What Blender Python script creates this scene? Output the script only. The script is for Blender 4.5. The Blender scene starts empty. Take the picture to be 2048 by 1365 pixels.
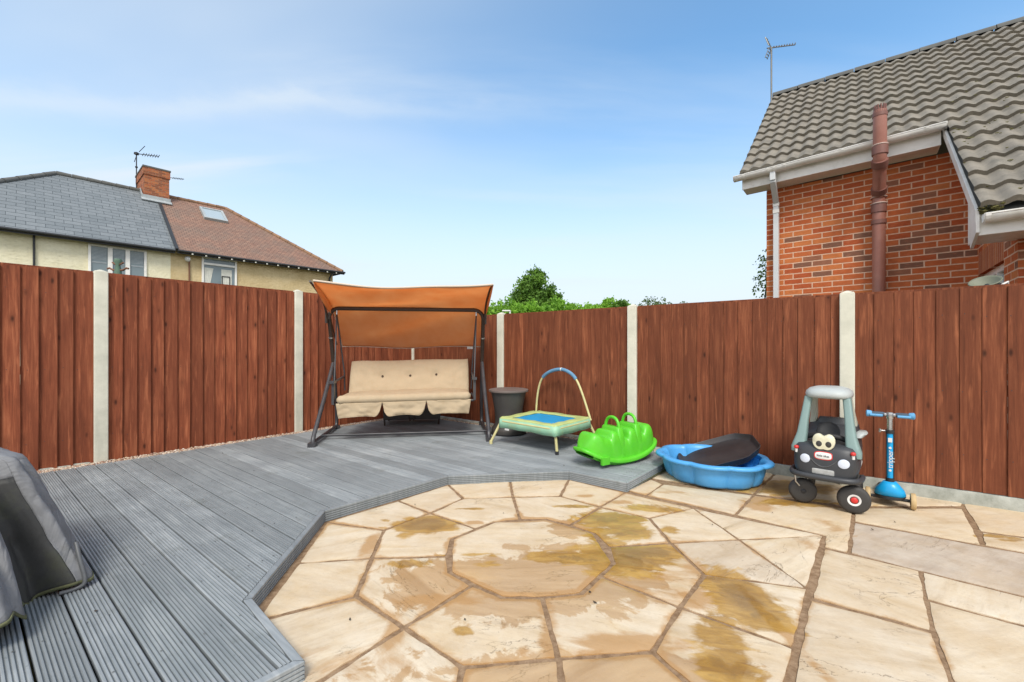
import bpy, bmesh, math, random
from mathutils import Vector, Matrix, noise
from mathutils.geometry import delaunay_2d_cdt
from math import sin, cos, pi, radians, sqrt, hypot
random.seed(7)
S = bpy.context.scene
COL = S.collection
# ------------------------------------------------------------------ camera, sky, sun, exposure
F, YH, CH = 868.0, 694.0, 1.135
cam_d = bpy.data.cameras.new('camera'); cam = bpy.data.objects.new('camera', cam_d); COL.objects.link(cam)
cam.location = (0, 0, CH); cam.rotation_euler = (pi/2, 0, 0)
cam_d.sensor_width = 36; cam_d.lens = 36*F/2048; cam_d.shift_y = (YH-682.5)/2048
cam_d.clip_start = .05; cam_d.clip_end = 2000
S.camera = cam
SUN_EL, SUN_AZ = radians(48), radians(178)      # azimuth clockwise from +Y: behind the camera, to its left
W = bpy.data.worlds.new('World'); S.world = W; W.use_nodes = True
wt = W.node_tree; wt.nodes.clear()
def wn(t, **k):
    n = wt.nodes.new(t)
    for a, b in k.items(): setattr(n, a, b)
    return n
sky = wn('ShaderNodeTexSky', sky_type='NISHITA'); sky.sun_disc = False
sky.sun_elevation = SUN_EL; sky.sun_rotation = SUN_AZ; sky.air_density = 1.0; sky.dust_density = .6; sky.ozone_density = 2.2
tc = wn('ShaderNodeTexCoord'); sep = wn('ShaderNodeSeparateXYZ'); wt.links.new(tc.outputs['Generated'], sep.inputs[0])
def wm(op, a, b=None, clamp=False):
    n = wn('ShaderNodeMath', operation=op); n.use_clamp = clamp
    for i, v in enumerate((a, b)):
        if v is None: continue
        if isinstance(v, (int, float)): n.inputs[i].default_value = v
        else: wt.links.new(v, n.inputs[i])
    return n.outputs[0]
zz = wm('ADD', wm('MAXIMUM', sep.outputs[2], 0.0), .12)
cx_ = wm('DIVIDE', sep.outputs[0], zz); cy_ = wm('DIVIDE', sep.outputs[1], zz)
cmb = wn('ShaderNodeCombineXYZ'); wt.links.new(cx_, cmb.inputs[0]); wt.links.new(cy_, cmb.inputs[1])
def cloudnoise(rot, scl, loc, s, det, dist, lo, hi):
    mp = wn('ShaderNodeMapping'); mp.inputs['Rotation'].default_value = (0, 0, rot); mp.inputs['Scale'].default_value = scl
    mp.inputs['Location'].default_value = loc
    wt.links.new(cmb.outputs[0], mp.inputs[0])
    n = wn('ShaderNodeTexNoise'); n.inputs['Scale'].default_value = s; n.inputs['Detail'].default_value = det
    n.inputs['Roughness'].default_value = .52; n.inputs['Distortion'].default_value = dist
    wt.links.new(mp.outputs[0], n.inputs['Vector'])
    r = wn('ShaderNodeMapRange'); r.interpolation_type = 'SMOOTHERSTEP'; wt.links.new(n.outputs['Fac'], r.inputs[0])
    r.inputs[1].default_value = lo; r.inputs[2].default_value = hi
    return r.outputs[0]
c1 = cloudnoise(.12, (.35, 1.5, 1), (1.3, .2, 0), 1.0, 8, .35, (.44), .74)
c2 = cloudnoise(-.2, (.5, .9, 1), (4.1, 2.2, 0), .55, 5, .3, .40, .72)
leftm = wn('ShaderNodeMapRange'); wt.links.new(sep.outputs[0], leftm.inputs[0])
leftm.inputs[1].default_value = .45; leftm.inputs[2].default_value = -.75; leftm.interpolation_type = 'SMOOTHSTEP'
mask = wm('ADD', wm('MULTIPLY', c1, .75), wm('MULTIPLY', c2, .35))
# one long wispy streak
sn = wn('ShaderNodeTexNoise'); sn.inputs['Scale'].default_value = 1.6; sn.inputs['Detail'].default_value = 7; sn.inputs['Roughness'].default_value = .6; wt.links.new(cmb.outputs[0], sn.inputs['Vector'])
sy = wm('ADD', wm('SUBTRACT', cy_, 1.48), wm('ADD', wm('MULTIPLY', cx_, -.10), wm('MULTIPLY', wm('SUBTRACT', sn.outputs['Fac'], .5), .38)))
sy2 = wm('DIVIDE', sy, .065); st_k = wm('POWER', 2.718, wm('MULTIPLY', wm('MULTIPLY', sy2, sy2), -1.0))
sxr = wn('ShaderNodeMapRange'); wt.links.new(cx_, sxr.inputs[0]); sxr.inputs[1].default_value = .9; sxr.inputs[2].default_value = -.2; sxr.interpolation_type = 'SMOOTHSTEP'
streak = wm('MULTIPLY', wm('MULTIPLY', st_k, sxr.outputs[0]), wm('MULTIPLY', sn.outputs['Fac'], .42))
mask = wm('ADD', mask, streak)
mask = wm('MULTIPLY', mask, wm('ADD', wm('MULTIPLY', leftm.outputs[0], .9), .35))
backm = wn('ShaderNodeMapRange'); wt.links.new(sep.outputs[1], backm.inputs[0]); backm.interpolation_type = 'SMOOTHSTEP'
backm.inputs[1].default_value = .45; backm.inputs[2].default_value = -.25; backm.inputs[4].default_value = .88   # unseen whiter sky added behind the camera as neutral fill
mask = wm('ADD', mask, wm('MULTIPLY', leftm.outputs[0], .20), True)
hz = wn('ShaderNodeMapRange'); wt.links.new(sep.outputs[2], hz.inputs[0]); hz.interpolation_type = 'SMOOTHSTEP'
hz.inputs[1].default_value = .51; hz.inputs[2].default_value = .05; hz.inputs[3].default_value = 0; hz.inputs[4].default_value = .95
mask2 = wm('SUBTRACT', 1.0, wm('MULTIPLY', wm('SUBTRACT', 1.0, mask), wm('SUBTRACT', 1.0, hz.outputs[0])), True)
hs = wn('ShaderNodeHueSaturation'); hs.inputs['Saturation'].default_value = 1.12; hs.inputs['Hue'].default_value = .490; hs.inputs['Value'].default_value = 1.36
wt.links.new(sky.outputs[0], hs.inputs['Color'])
mx = wn('ShaderNodeMix', data_type='RGBA'); wt.links.new(mask2, mx.inputs[0])
wt.links.new(hs.outputs[0], mx.inputs[6]); mx.inputs[7].default_value = (4.0, 4.42, 4.8, 1)
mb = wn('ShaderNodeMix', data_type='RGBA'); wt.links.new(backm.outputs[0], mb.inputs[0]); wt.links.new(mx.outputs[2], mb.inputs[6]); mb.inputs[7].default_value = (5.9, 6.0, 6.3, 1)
bg = wn('ShaderNodeBackground'); bg.inputs['Strength'].default_value = .105
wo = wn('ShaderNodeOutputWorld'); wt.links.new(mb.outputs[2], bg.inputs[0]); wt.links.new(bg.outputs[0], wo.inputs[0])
sd = bpy.data.lights.new('sun', 'SUN'); sd.energy = 1.6; sd.angle = radians(18); sd.color = (1, .95, .87)
so = bpy.data.objects.new('sun', sd); COL.objects.link(so)
sv = Vector((sin(SUN_AZ)*cos(SUN_EL), cos(SUN_AZ)*cos(SUN_EL), sin(SUN_EL)))
so.rotation_euler = sv.to_track_quat('Z', 'Y').to_euler()
S.view_settings.view_transform = 'Standard'; S.view_settings.look = 'None'
S.view_settings.exposure = .95; S.view_settings.gamma = 1
S.cycles.max_bounces = 6; S.cycles.use_denoising = True

# ------------------------------------------------------------------ helpers
def P(x, y, Y): return Vector(((x-1024)/F*Y, Y, CH+(YH-y)/F*Y))
def G(x, y, z=0.0):
    k = (CH-z)/(y-YH); return Vector(((x-1024)*k, F*k, z))
def on(x, p0, d):                     # image column x met by the vertical plane through p0 along d
    r = (x-1024)/F; t = (r*p0[1]-p0[0])/(d[0]-r*d[1]); return t
def fbm(v, s=1.0, o=3):
    return noise.fractal(Vector(v)*s, .9, 2.0, o)

class MB:
    def __init__(s): s.v = []; s.f = []; s.c = {}; s.cur = None
    def vert(s, p):
        s.v.append(Vector(p)); return len(s.v)-1
    def face(s, idx, col=None):
        s.f.append(tuple(idx))
        col = col or s.cur
        if col: s.c[len(s.f)-1] = col
    def poly(s, pts, col=None): s.face([s.vert(p) for p in pts], col)
    def box(s, c, d, M=None, col=None):
        x, y, z = (k/2 for k in d); b = len(s.v); c = Vector(c)
        for i in ((-x,-y,-z),(x,-y,-z),(x,y,-z),(-x,y,-z),(-x,-y,z),(x,-y,z),(x,y,z),(-x,y,z)):
            q = Vector(i); q = (M @ q) if M else q; s.vert(c+q)
        for q in ((0,3,2,1),(4,5,6,7),(0,1,5,4),(1,2,6,5),(2,3,7,6),(3,0,4,7)): s.face([b+k for k in q], col)
    def prism(s, pts, off, col=None):
        off = Vector(off); n = len(pts); b = len(s.v)
        for p in pts: s.vert(p)
        for p in pts: s.vert(Vector(p)+off)
        s.face([b+k for k in reversed(range(n))], col); s.face([b+n+k for k in range(n)], col)
        for i in range(n):
            j = (i+1) % n; s.face((b+i, b+j, b+n+j, b+n+i), col)
    def grid(s, fn, nu, nv, closeu=False, closev=False, flip=False):
        b = len(s.v)
        for j in range(nv):
            for i in range(nu): s.vert(fn(i, j))
        for j in range(nv if closev else nv-1):
            for i in range(nu if closeu else nu-1):
                a = b+j*nu+i; q = b+j*nu+(i+1) % nu; r = b+((j+1) % nv)*nu+(i+1) % nu; t = b+((j+1) % nv)*nu+i
                s.face((a, t, r, q) if flip else (a, q, r, t))
        return b
    def tube(s, pts, r, n=12, cap=True, closed=False):
        pts = [Vector(p) for p in pts]; m = len(pts)
        rr = r if isinstance(r, (list, tuple)) else [r]*m
        tan = []
        for i in range(m):
            a = pts[(i-1) % m] if (closed or i > 0) else pts[0]; c = pts[(i+1) % m] if (closed or i < m-1) else pts[-1]
            tan.append((c-a).normalized())
        up = Vector((0, 0, 1)) if abs(tan[0].z) < .9 else Vector((1, 0, 0))
        nrm = (up-tan[0]*up.dot(tan[0])).normalized(); b = len(s.v)
        for i in range(m):
            nrm = (nrm-tan[i]*nrm.dot(tan[i])).normalized(); bi = tan[i].cross(nrm)
            for k in range(n):
                a = 2*pi*k/n; s.vert(pts[i]+(nrm*cos(a)+bi*sin(a))*rr[i])
        for i in range(m if closed else m-1):
            for k in range(n):
                i2 = (i+1) % m
                s.face((b+i*n+k, b+i*n+(k+1) % n, b+i2*n+(k+1) % n, b+i2*n+k))
        if cap and not closed:
            s.face([b+k for k in reversed(range(n))]); s.face([b+(m-1)*n+k for k in range(n)])
    def lathe(s, prof, n=32, c=(0, 0, 0), M=None, caps=True):
        c = Vector(c); b = len(s.v)
        for r, z in prof:
            for k in range(n):
                a = 2*pi*k/n; q = Vector((r*cos(a), r*sin(a), z)); s.vert(c+((M @ q) if M else q))
        for i in range(len(prof)-1):
            for k in range(n):
                s.face((b+i*n+k, b+i*n+(k+1) % n, b+(i+1)*n+(k+1) % n, b+(i+1)*n+k))
        if caps:
            s.face([b+k for k in reversed(range(n))]); s.face([b+(len(prof)-1)*n+k for k in range(n)])
    def rings(s, lv, n=36, caps=True):     # lv: (z, cx, cy, a, b, exponent)
        b = len(s.v)
        for (z, cx, cy, A, B, e) in lv:
            for k in range(n):
                a = 2*pi*k/n; ca, sa = cos(a), sin(a)
                s.vert((cx+A*math.copysign(abs(ca)**(2/e), ca), cy+B*math.copysign(abs(sa)**(2/e), sa), z))
        for i in range(len(lv)-1):
            for k in range(n):
                s.face((b+i*n+k, b+i*n+(k+1) % n, b+(i+1)*n+(k+1) % n, b+(i+1)*n+k))
        if caps:
            s.face([b+k for k in reversed(range(n))]); s.face([b+(len(lv)-1)*n+k for k in range(n)])
    def split(s, name, mat, parent=None, **k):
        p = list(range(len(s.v)))
        def fd(a):
            while p[a] != a: p[a] = p[p[a]]; a = p[a]
            return a
        for f in s.f:
            for q in f[1:]: p[fd(f[0])] = fd(q)
        comp = {}
        for i, f in enumerate(s.f): comp.setdefault(fd(f[0]), []).append(i)
        out = []
        for fs in comp.values():
            m = MB(); mp = {}
            for i in fs:
                idx = []
                for v in s.f[i]:
                    if v not in mp: mp[v] = m.vert(s.v[v])
                    idx.append(mp[v])
                m.face(idx, s.c.get(i))
            out.append(m.build(name, mat, parent, **k))
        return out[0]
    def build(s, name, mat, parent=None, smooth=None, uv=True, solid=0, bevel=0, sub=0, fixn=True):
        me = bpy.data.meshes.new(name); me.from_pydata([tuple(p) for p in s.v], [], s.f)
        if fixn:
            bm = bmesh.new(); bm.from_mesh(me); bmesh.ops.recalc_face_normals(bm, faces=bm.faces); bm.to_mesh(me); bm.free()
        me.materials.append(mat)
        if uv:
            ul = me.uv_layers.new(name='UVMap')
            for pl in me.polygons:
                n = pl.normal; t = Vector((0, 0, 1)).cross(n)
                if t.length < .05: t = Vector((1, 0, 0))
                t.normalize(); bt = n.cross(t)
                for li in pl.loop_indices:
                    p = me.vertices[me.loops[li].vertex_index].co
                    ul.data[li].uv = (p.dot(t), p.dot(bt))
        if s.c:
            at = me.color_attributes.new('tone', 'FLOAT_COLOR', 'CORNER')
            for pl in me.polygons:
                c = s.c.get(pl.index, (.5, .5, .5))
                for li in pl.loop_indices: at.data[li].color = (*c, 1)
        if smooth is not None:
            me.polygons.foreach_set('use_smooth', [True]*len(me.polygons))
            if smooth < 180: me.set_sharp_from_angle(angle=radians(smooth))
        o = bpy.data.objects.new(name, me); COL.objects.link(o)
        if parent: o.parent = parent
        if solid:
            m = o.modifiers.new('solid', 'SOLIDIFY'); m.thickness = solid; m.offset = 0
        if bevel:
            m = o.modifiers.new('bevel', 'BEVEL'); m.width = bevel; m.segments = 2; m.limit_method = 'ANGLE'; m.angle_limit = radians(40)
        if sub:
            m = o.modifiers.new('sub', 'SUBSURF'); m.levels = sub; m.render_levels = sub
        return o

def tag(o, label=None, cat=None, group=None, kind=None):
    for k, v in (('label', label), ('category', cat), ('group', group), ('kind', kind)):
        if v: o[k] = v
    return o
def thing(name, label, cat, loc=(0, 0, 0), rz=0, group=None):
    o = bpy.data.objects.new(name, None); COL.objects.link(o); o.location = loc; o.rotation_euler = (0, 0, rz)
    o.empty_display_size = .1
    return tag(o, label, cat, group)
def struct(o): o['kind'] = 'structure'; return o

# ------------------------------------------------------------------ materials
class NT:
    def __init__(s, name):
        s.m = bpy.data.materials.new(name); s.m.use_nodes = True; s.t = s.m.node_tree
        s.b = s.t.nodes['Principled BSDF']; s.out = s.t.nodes['Material Output']
    def n(s, typ, ins=None, **k):
        q = s.t.nodes.new(typ)
        for a, b in k.items(): setattr(q, a, b)
        for a, b in (ins or {}).items():
            if hasattr(b, 'is_output'): s.t.links.new(b, q.inputs[a])
            else: q.inputs[a].default_value = b
        return q
    def math(s, op, a, b=0.0, clamp=False):
        q = s.n('ShaderNodeMath', {0: a, 1: b}, operation=op); q.use_clamp = clamp; return q.outputs[0]
    def ramp(s, fac, stops, interp='LINEAR'):
        q = s.n('ShaderNodeValToRGB', {0: fac}); r = q.color_ramp; r.interpolation = interp
        while len(r.elements) < len(stops): r.elements.new(.5)
        for e, (p, c) in zip(r.elements, stops):
            e.position = p; e.color = (*c, 1) if len(c) == 3 else c
        return q.outputs[0]
    def mix(s, fac, a, b, blend='MIX'):
        q = s.n('ShaderNodeMix', data_type='RGBA', blend_type=blend); q.clamp_factor = True
        for i, v in ((0, fac), (6, a), (7, b)):
            if hasattr(v, 'is_output'): s.t.links.new(v, q.inputs[i])
            else: q.inputs[i].default_value = (*v, 1) if isinstance(v, tuple) and len(v) == 3 else v
        return q.outputs[2]
    def mr(s, v, a, b, c=0.0, d=1.0):
        return s.n('ShaderNodeMapRange', {0: v, 1: a, 2: b, 3: c, 4: d}).outputs[0]
    def noise(s, vec, scale, det=4, rough=.55, dist=0.0):
        return s.n('ShaderNodeTexNoise', {'Vector': vec, 'Scale': scale, 'Detail': det, 'Roughness': rough, 'Distortion': dist}).outputs['Fac']
    def mapping(s, vec, scale=(1, 1, 1), loc=(0, 0, 0), rot=(0, 0, 0)):
        return s.n('ShaderNodeMapping', {0: vec, 'Scale': scale, 'Location': loc, 'Rotation': rot}).outputs[0]
    def obj(s): return s.n('ShaderNodeTexCoord').outputs['Object']
    def uv(s): return s.n('ShaderNodeTexCoord').outputs['UV']
    def attr(s, nm): return s.n('ShaderNodeAttribute', attribute_name=nm)
    def bump(s, h, strength=.3, dist=.01):
        q = s.n('ShaderNodeBump', {'Height': h, 'Strength': strength, 'Distance': dist}); s.t.links.new(q.outputs[0], s.b.inputs['Normal'])
    def set(s, col=None, rough=None, spec=None, metal=None):
        for nm, v in (('Base Color', col), ('Roughness', rough), ('Specular IOR Level', spec), ('Metallic', metal)):
            if v is None: continue
            if hasattr(v, 'is_output'): s.t.links.new(v, s.b.inputs[nm])
            else: s.b.inputs[nm].default_value = (*v, 1) if isinstance(v, tuple) else v
        return s.m

def worn(name, col, rough=.5, var=.18, scale=6, bump=.05, bscale=60, metal=0, spec=.5, dirt=None, dirta=.3):
    t = NT(name); o = t.obj()
    n1 = t.noise(o, scale, 6, .6); n2 = t.noise(o, scale*9, 4, .6)
    c = t.mix(t.mr(n1, .3, .7), tuple(k*(1-var) for k in col), tuple(min(1, k*(1+var)) for k in col))
    c = t.mix(t.mr(n2, .35, .75, 0, .35), c, tuple(k*(1-1.5*var) for k in col))
    if dirt: c = t.mix(t.mr(t.noise(o, scale*1.7, 7, .7), .5, .72, 0, dirta), c, dirt)
    t.bump(t.noise(o, bscale, 3), bump, .004)
    return t.set(c, t.mr(n1, .3, .7, max(.02, rough-.08), min(1, rough+.12)), spec, metal)

def m_wood(name, dark, mid, light, sc=1.0):
    t = NT(name); o = t.obj(); a = t.attr('tone'); sp = t.n('ShaderNodeSeparateColor', {0: a.outputs['Color']})
    off = t.n('ShaderNodeCombineXYZ', {0: t.math('MULTIPLY', sp.outputs[1], 37.0), 1: 0.0, 2: t.math('MULTIPLY', sp.outputs[2], 53.0)}).outputs[0]
    v = t.n('ShaderNodeVectorMath', {0: o, 1: off}, operation='ADD').outputs[0]
    # knots warp the grain
    kv = t.mapping(v, (9, 1, 3.6)); kn = t.n('ShaderNodeTexVoronoi', {'Vector': kv, 'Scale': 1.0, 'Randomness': 1.0}); kd = kn.outputs['Distance']
    warp = t.math('MULTIPLY', t.mr(kd, 0.0, .30, 1, 0), .012)
    wv = t.n('ShaderNodeCombineXYZ', {0: warp, 1: 0.0, 2: 0.0}).outputs[0]
    v2 = t.n('ShaderNodeVectorMath', {0: v, 1: wv}, operation='ADD').outputs[0]
    g = t.noise(t.mapping(v2, (85*sc, 1, 2.6)), 1.0, 6, .7, .35)
    g2 = t.noise(t.mapping(v, (20, 1, 1.5)), 1.0, 6, .65, .5)
    c = t.ramp(t.math('ADD', t.math('MULTIPLY', g, .45), t.math('MULTIPLY', g2, .55)), [(.36, dark), (.5, mid), (.66, light)])
    c = t.mix(t.mr(t.noise(t.mapping(o, (1.1, 1, 1.4)), 1.0, 6, .65), .40, .68, 0, .45), c, tuple(k*.45 for k in mid))
    c = t.mix(t.mr(sp.outputs[0], 0, 1, 0, .62), c, tuple(k*.50 for k in mid))
    pk = t.mr(t.noise(t.mapping(v, (30, 1, 2.2)), 1.0, 4, .6, .3), .56, .72, 0, .5)
    c = t.mix(pk, c, tuple(k*1.25 for k in light))
    km = t.mr(kd, .04, .13, .8, 0)
    c = t.mix(t.mr(kd, .12, .30, .55, 0), c, tuple(k*.62 for k in mid))
    c = t.mix(km, c, tuple(k*.22 for k in dark))
    t.bump(t.math('SUBTRACT', g, t.math('MULTIPLY', km, .7)), .35, .004)
    return t.set(c, .72, .25)

def m_concrete(name, a, b, sc=1.0):
    t = NT(name); o = t.obj()
    c = t.ramp(t.noise(o, 5*sc, 8, .65), [(.32, a), (.68, b)])
    c = t.mix(t.mr(t.noise(t.mapping(o, (8, 8, 1.2)), 1.5, 5, .6), .52, .75, 0, .35), c, tuple(k*.62 for k in a))
    c = t.mix(t.mr(t.noise(o, 160, 2), .62, .7, 0, .35), c, tuple(k*.5 for k in a))
    t.bump(t.noise(o, 120, 5, .7), .35, .004)
    return t.set(c, .9, .2)

def m_brick(name, cols, mortar, w=.225, hh=.075, big=.9, mort=.011):
    t = NT(name); u = t.uv()
    wob = t.n('ShaderNodeTexNoise', {'Vector': u, 'Scale': 9.0, 'Detail': 3.0}).outputs['Color']
    uw = t.n('ShaderNodeVectorMath', {0: u, 1: t.n('ShaderNodeVectorMath', {0: wob, 1: (.004, .004, 0)}, operation='MULTIPLY').outputs[0]}, operation='ADD').outputs[0]
    b = t.n('ShaderNodeTexBrick', {'Vector': uw, 'Color1': (0, 0, 0, 1), 'Color2': (1, 1, 1, 1), 'Mortar': (0, 0, 0, 1), 'Scale': 1.0,
            'Mortar Size': mort/2*1.0, 'Mortar Smooth': .15, 'Bias': 0.0, 'Brick Width': w, 'Row Height': hh})
    b.offset = .5
    r = t.ramp(b.outputs['Color'], cols, 'CONSTANT')
    n = t.noise(u, 14, 6, .65); n2 = t.noise(t.mapping(u, (14, 60, 1)), 1.0, 4, .6)
    r = t.mix(t.mr(n, .3, .75, 0, .4), r, (.20, .06, .03)); r = t.mix(t.mr(n2, .5, .75, 0, .4), r, (.62, .23, .11))
    mc = t.mix(t.mr(t.noise(u, 30, 4), .3, .7), mortar, tuple(k*.78 for k in mortar))
    c = t.mix(b.outputs['Fac'], r, mc)
    t.bump(t.math('ADD', t.math('MULTIPLY', b.outputs['Fac'], -1.0), t.math('MULTIPLY', t.noise(u, 90, 4), .35)), .6, .006)
    return t.set(c, .85, .25)

def m_rooftile(name, c1, c2, gap, w, hh, mott, bumpd=.012):
    t = NT(name); u = t.uv()
    b = t.n('ShaderNodeTexBrick', {'Vector': u, 'Color1': (0, 0, 0, 1), 'Color2': (1, 1, 1, 1), 'Mortar': (0, 0, 0, 1), 'Scale': 1.0,
            'Mortar Size': .006, 'Mortar Smooth': .3, 'Brick Width': w, 'Row Height': hh}); b.offset = .5
    c = t.mix(b.outputs['Color'], c1, c2)
    if mott: c = t.mix(t.mr(t.noise(u, 1.1, 8, .7), .42, .66, 0, .75), c, mott)
    c = t.mix(t.mr(t.noise(u, 9, 5, .7), .4, .75, 0, .4), c, tuple(k*.6 for k in c1))
    sv_ = t.n('ShaderNodeSeparateXYZ', {0: u}).outputs[1]
    fr = t.math('FRACT', t.math('DIVIDE', sv_, hh))
    c = t.mix(t.math('MAXIMUM', b.outputs['Fac'], t.mr(fr, .0, .14, .75, 0)), c, gap)
    t.bump(t.math('SUBTRACT', t.math('SUBTRACT', 1.0, fr), b.outputs['Fac']), .7, bumpd)
    return t.set(c, .6, .4)

def m_render(name, a, b):
    t = NT(name); o = t.obj(); u = t.uv()
    c = t.ramp(t.noise(u, 1.3, 8, .7), [(.35, a), (.65, b)])
    c = t.mix(t.mr(t.noise(t.mapping(u, (7, .7, 1)), 1.0, 5, .6), .55, .8, 0, .3), c, tuple(k*.55 for k in a))
    n = t.noise(t.mapping(u, (9, 16, 1)), 1.0, 5, .7)
    c = t.mix(t.mr(n, .5, .7, 0, .25), c, tuple(k*.6 for k in a))
    t.bump(n, .9, .03)
    return t.set(c, .9, .2)

def m_deck():
    t = NT('deck_paint'); o = t.obj(); a = t.attr('tone'); sp = t.n('ShaderNodeSeparateColor', {0: a.outputs['Color']})
    ang = math.atan2(-.613, .79)
    v = t.mapping(o, (1, 1, 1), (0, 0, 0), (0, 0, -ang))
    v2 = t.n('ShaderNodeVectorMath', {0: v, 1: t.n('ShaderNodeCombineXYZ', {0: t.math('MULTIPLY', sp.outputs[1], 31.0), 1: 0.0, 2: 0.0}).outputs[0]}, operation='ADD').outputs[0]
    g = t.noise(t.mapping(v2, (2.2, 55, 1)), 1.0, 6, .65, .3)
    g2 = t.noise(v, 2.2, 7, .65)
    c = t.ramp(t.math('ADD', t.math('MULTIPLY', g, .6), t.math('MULTIPLY', g2, .4)), [(.34, (.19, .215, .228)), (.5, (.285, .312, .325)), (.66, (.42, .445, .45))])
    c = t.mix(t.mr(sp.outputs[0], 0, 1, 0, .55), c, (.15, .165, .17))
    c = t.mix(t.mr(t.noise(v, 4.5, 8, .75), .56, .70, 0, .42), c, (.12, .13, .11))
    c = t.mix(t.mr(t.noise(v, 38, 4, .7), .66, .74, 0, .6), c, (.06, .07, .07))
    c = t.mix(t.mr(t.noise(v, 17, 4, .7), .68, .76, 0, .5), c, (.42, .46, .47))
    dk = t.mr(sp.outputs[2], .5, 1, 0, .72)          # darker colour on the groove floors
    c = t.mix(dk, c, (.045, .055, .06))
    t.bump(g, .3, .003)
    return t.set(c, t.mr(g2, .3, .7, .42, .66), .45)

def m_stone():
    t = NT('sandstone'); o = t.obj(); a = t.attr('tone'); sp = t.n('ShaderNodeSeparateColor', {0: a.outputs['Color']})
    ang = t.math('MULTIPLY', sp.outputs[1], 6.28)
    rot = t.n('ShaderNodeVectorRotate', {'Vector': o, 'Angle': ang}, rotation_type='Z_AXIS').outputs[0]
    off = t.n('ShaderNodeCombineXYZ', {0: t.math('MULTIPLY', sp.outputs[2], 23.0), 1: t.math('MULTIPLY', sp.outputs[2], 71.0), 2: 0.0}).outputs[0]
    v = t.n('ShaderNodeVectorMath', {0: rot, 1: off}, operation='ADD').outputs[0]
    band = t.noise(t.mapping(v, (.9, 5, 1)), 1.0, 6, .55, 1.3)
    fine = t.noise(t.mapping(v, (5, 26, 1)), 1.0, 6, .65, .8)
    base = t.ramp(band, [(.28, (.45, .33, .19)), (.42, (.60, .48, .325)), (.60, (.68, .58, .43)), (.76, (.56, .40, .20))])
    warm = t.mix(t.mr(sp.outputs[2], 0, 1, 0, .55), base, (.60, .44, .25))
    base = t.mix(t.mr(sp.outputs[0], .5, 1, 0, .9), warm, t.ramp(band, [(.3, (.36, .29, .225)), (.7, (.52, .43, .34))]))
    base = t.mix(t.mr(fine, .50, .72, 0, .38), base, (.40, .30, .19))
    base = t.mix(t.mr(t.noise(v, 55, 5, .75), .56, .72, 0, .42), base, (.33, .25, .17))
    base = t.mix(t.mr(t.noise(v, 6, 8, .7), .40, .62, 0, .35), base, (.70, .63, .52))
    fi = t.math('ABSOLUTE', t.math('SUBTRACT', t.noise(t.mapping(v, (1.2, 3.2, 1)), 1.0, 7, .62, 1.0), .5))
    fm = t.math('MULTIPLY', t.mr(fi, .0, .0035, 1, 0), t.mr(t.noise(t.mapping(v, (2, 2, 1)), .9, 3), .50, .58))
    ch_ = t.mr(t.noise(t.mapping(v, (9, 22, 1)), 1.0, 4, .7, .5), .67, .70)
    base = t.mix(t.math('MULTIPLY', t.math('MAXIMUM', fm, t.math('MULTIPLY', ch_, .5)), .75), base, (.22, .15, .09))
    base = t.mix(t.mr(t.noise(o, 3.1, 7, .65), .46, .66, 0, .38), base, (.47, .34, .20))
    sa = t.attr('stain'); ss = t.n('ShaderNodeSeparateColor', {0: sa.outputs['Color']})
    nn = t.noise(o, 7, 8, .62, .6); ns = t.noise(t.mapping(v, (4, 16, 1)), 1.0, 6, .6, .8)
    jit = t.math('MULTIPLY', t.math('SUBTRACT', t.math('ADD', t.math('MULTIPLY', nn, .5), t.math('MULTIPLY', ns, .5)), .5), 1.5)
    s1 = t.mr(t.math('ADD', ss.outputs[0], jit), .40, .55)       # ochre algae stain
    jit2 = t.math('MULTIPLY', t.math('SUBTRACT', nn, .5), 1.6)
    s2 = t.mr(t.math('ADD', ss.outputs[1], jit2), .45, .53)       # damp orange patches
    s3 = t.mr(t.math('ADD', ss.outputs[2], t.math('MULTIPLY', jit, .7)), .42, .62)
    oc = t.ramp(ns, [(.3, (.19, .088, .010)), (.5, (.36, .19, .022)), (.7, (.56, .345, .085))])
    base = t.mix(t.math('MULTIPLY', s2, .72), base, t.ramp(band, [(.3, (.34, .19, .075)), (.7, (.52, .33, .15))]))
    base = t.mix(t.math('MULTIPLY', s3, .8), base, (.42, .235, .09))
    oc = t.mix(t.mr(t.math('ADD', ss.outputs[0], t.math('MULTIPLY', jit, 1.6)), .78, .98, 0, .6), oc, (.12, .058, .010))
    base = t.mix(t.math('MULTIPLY', s1, .82), base, oc)
    rough = t.mr(t.math('MAXIMUM', s1, s2), 0, 1, .62, .30)
    t.bump(t.math('ADD', t.math('MULTIPLY', t.noise(o, 14, 8, .6), .7), t.math('SUBTRACT', t.math('MULTIPLY', fine, .35), t.math('MULTIPLY', fm, .8))), .55, .008)
    return t.set(base, rough, .4)

M = {}
M['fence_red'] = m_wood('fence_red', (.118, .031, .014), (.262, .070, .030), (.46, .158, .072))
M['fence_dark'] = m_wood('fence_dark', (.098, .028, .012), (.212, .061, .026), (.37, .130, .058), .9)
M['post'] = m_concrete('post_concrete', (.50, .49, .40), (.66, .64, .53))
M['board_conc'] = m_concrete('gravel_board_concrete', (.26, .27, .23), (.46, .47, .42), 2)
M['mortar'] = m_concrete('mortar_bed', (.18, .108, .058), (.36, .245, .15), 6)
M['deck'] = m_deck()
M['stone'] = m_stone()
M['earth'] = m_concrete('earth', (.07, .075, .035), (.13, .12, .06), .3)
M['brick'] = m_brick('red_brick', [(0, (.22, .11, .07)), (.12, (.58, .15, .045)), (.40, (.48, .10, .03)), (.60, (.64, .20, .06)), (.78, (.54, .13, .038)), (.96, (.32, .14, .08))], (.80, .53, .37), mort=.014)
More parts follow.
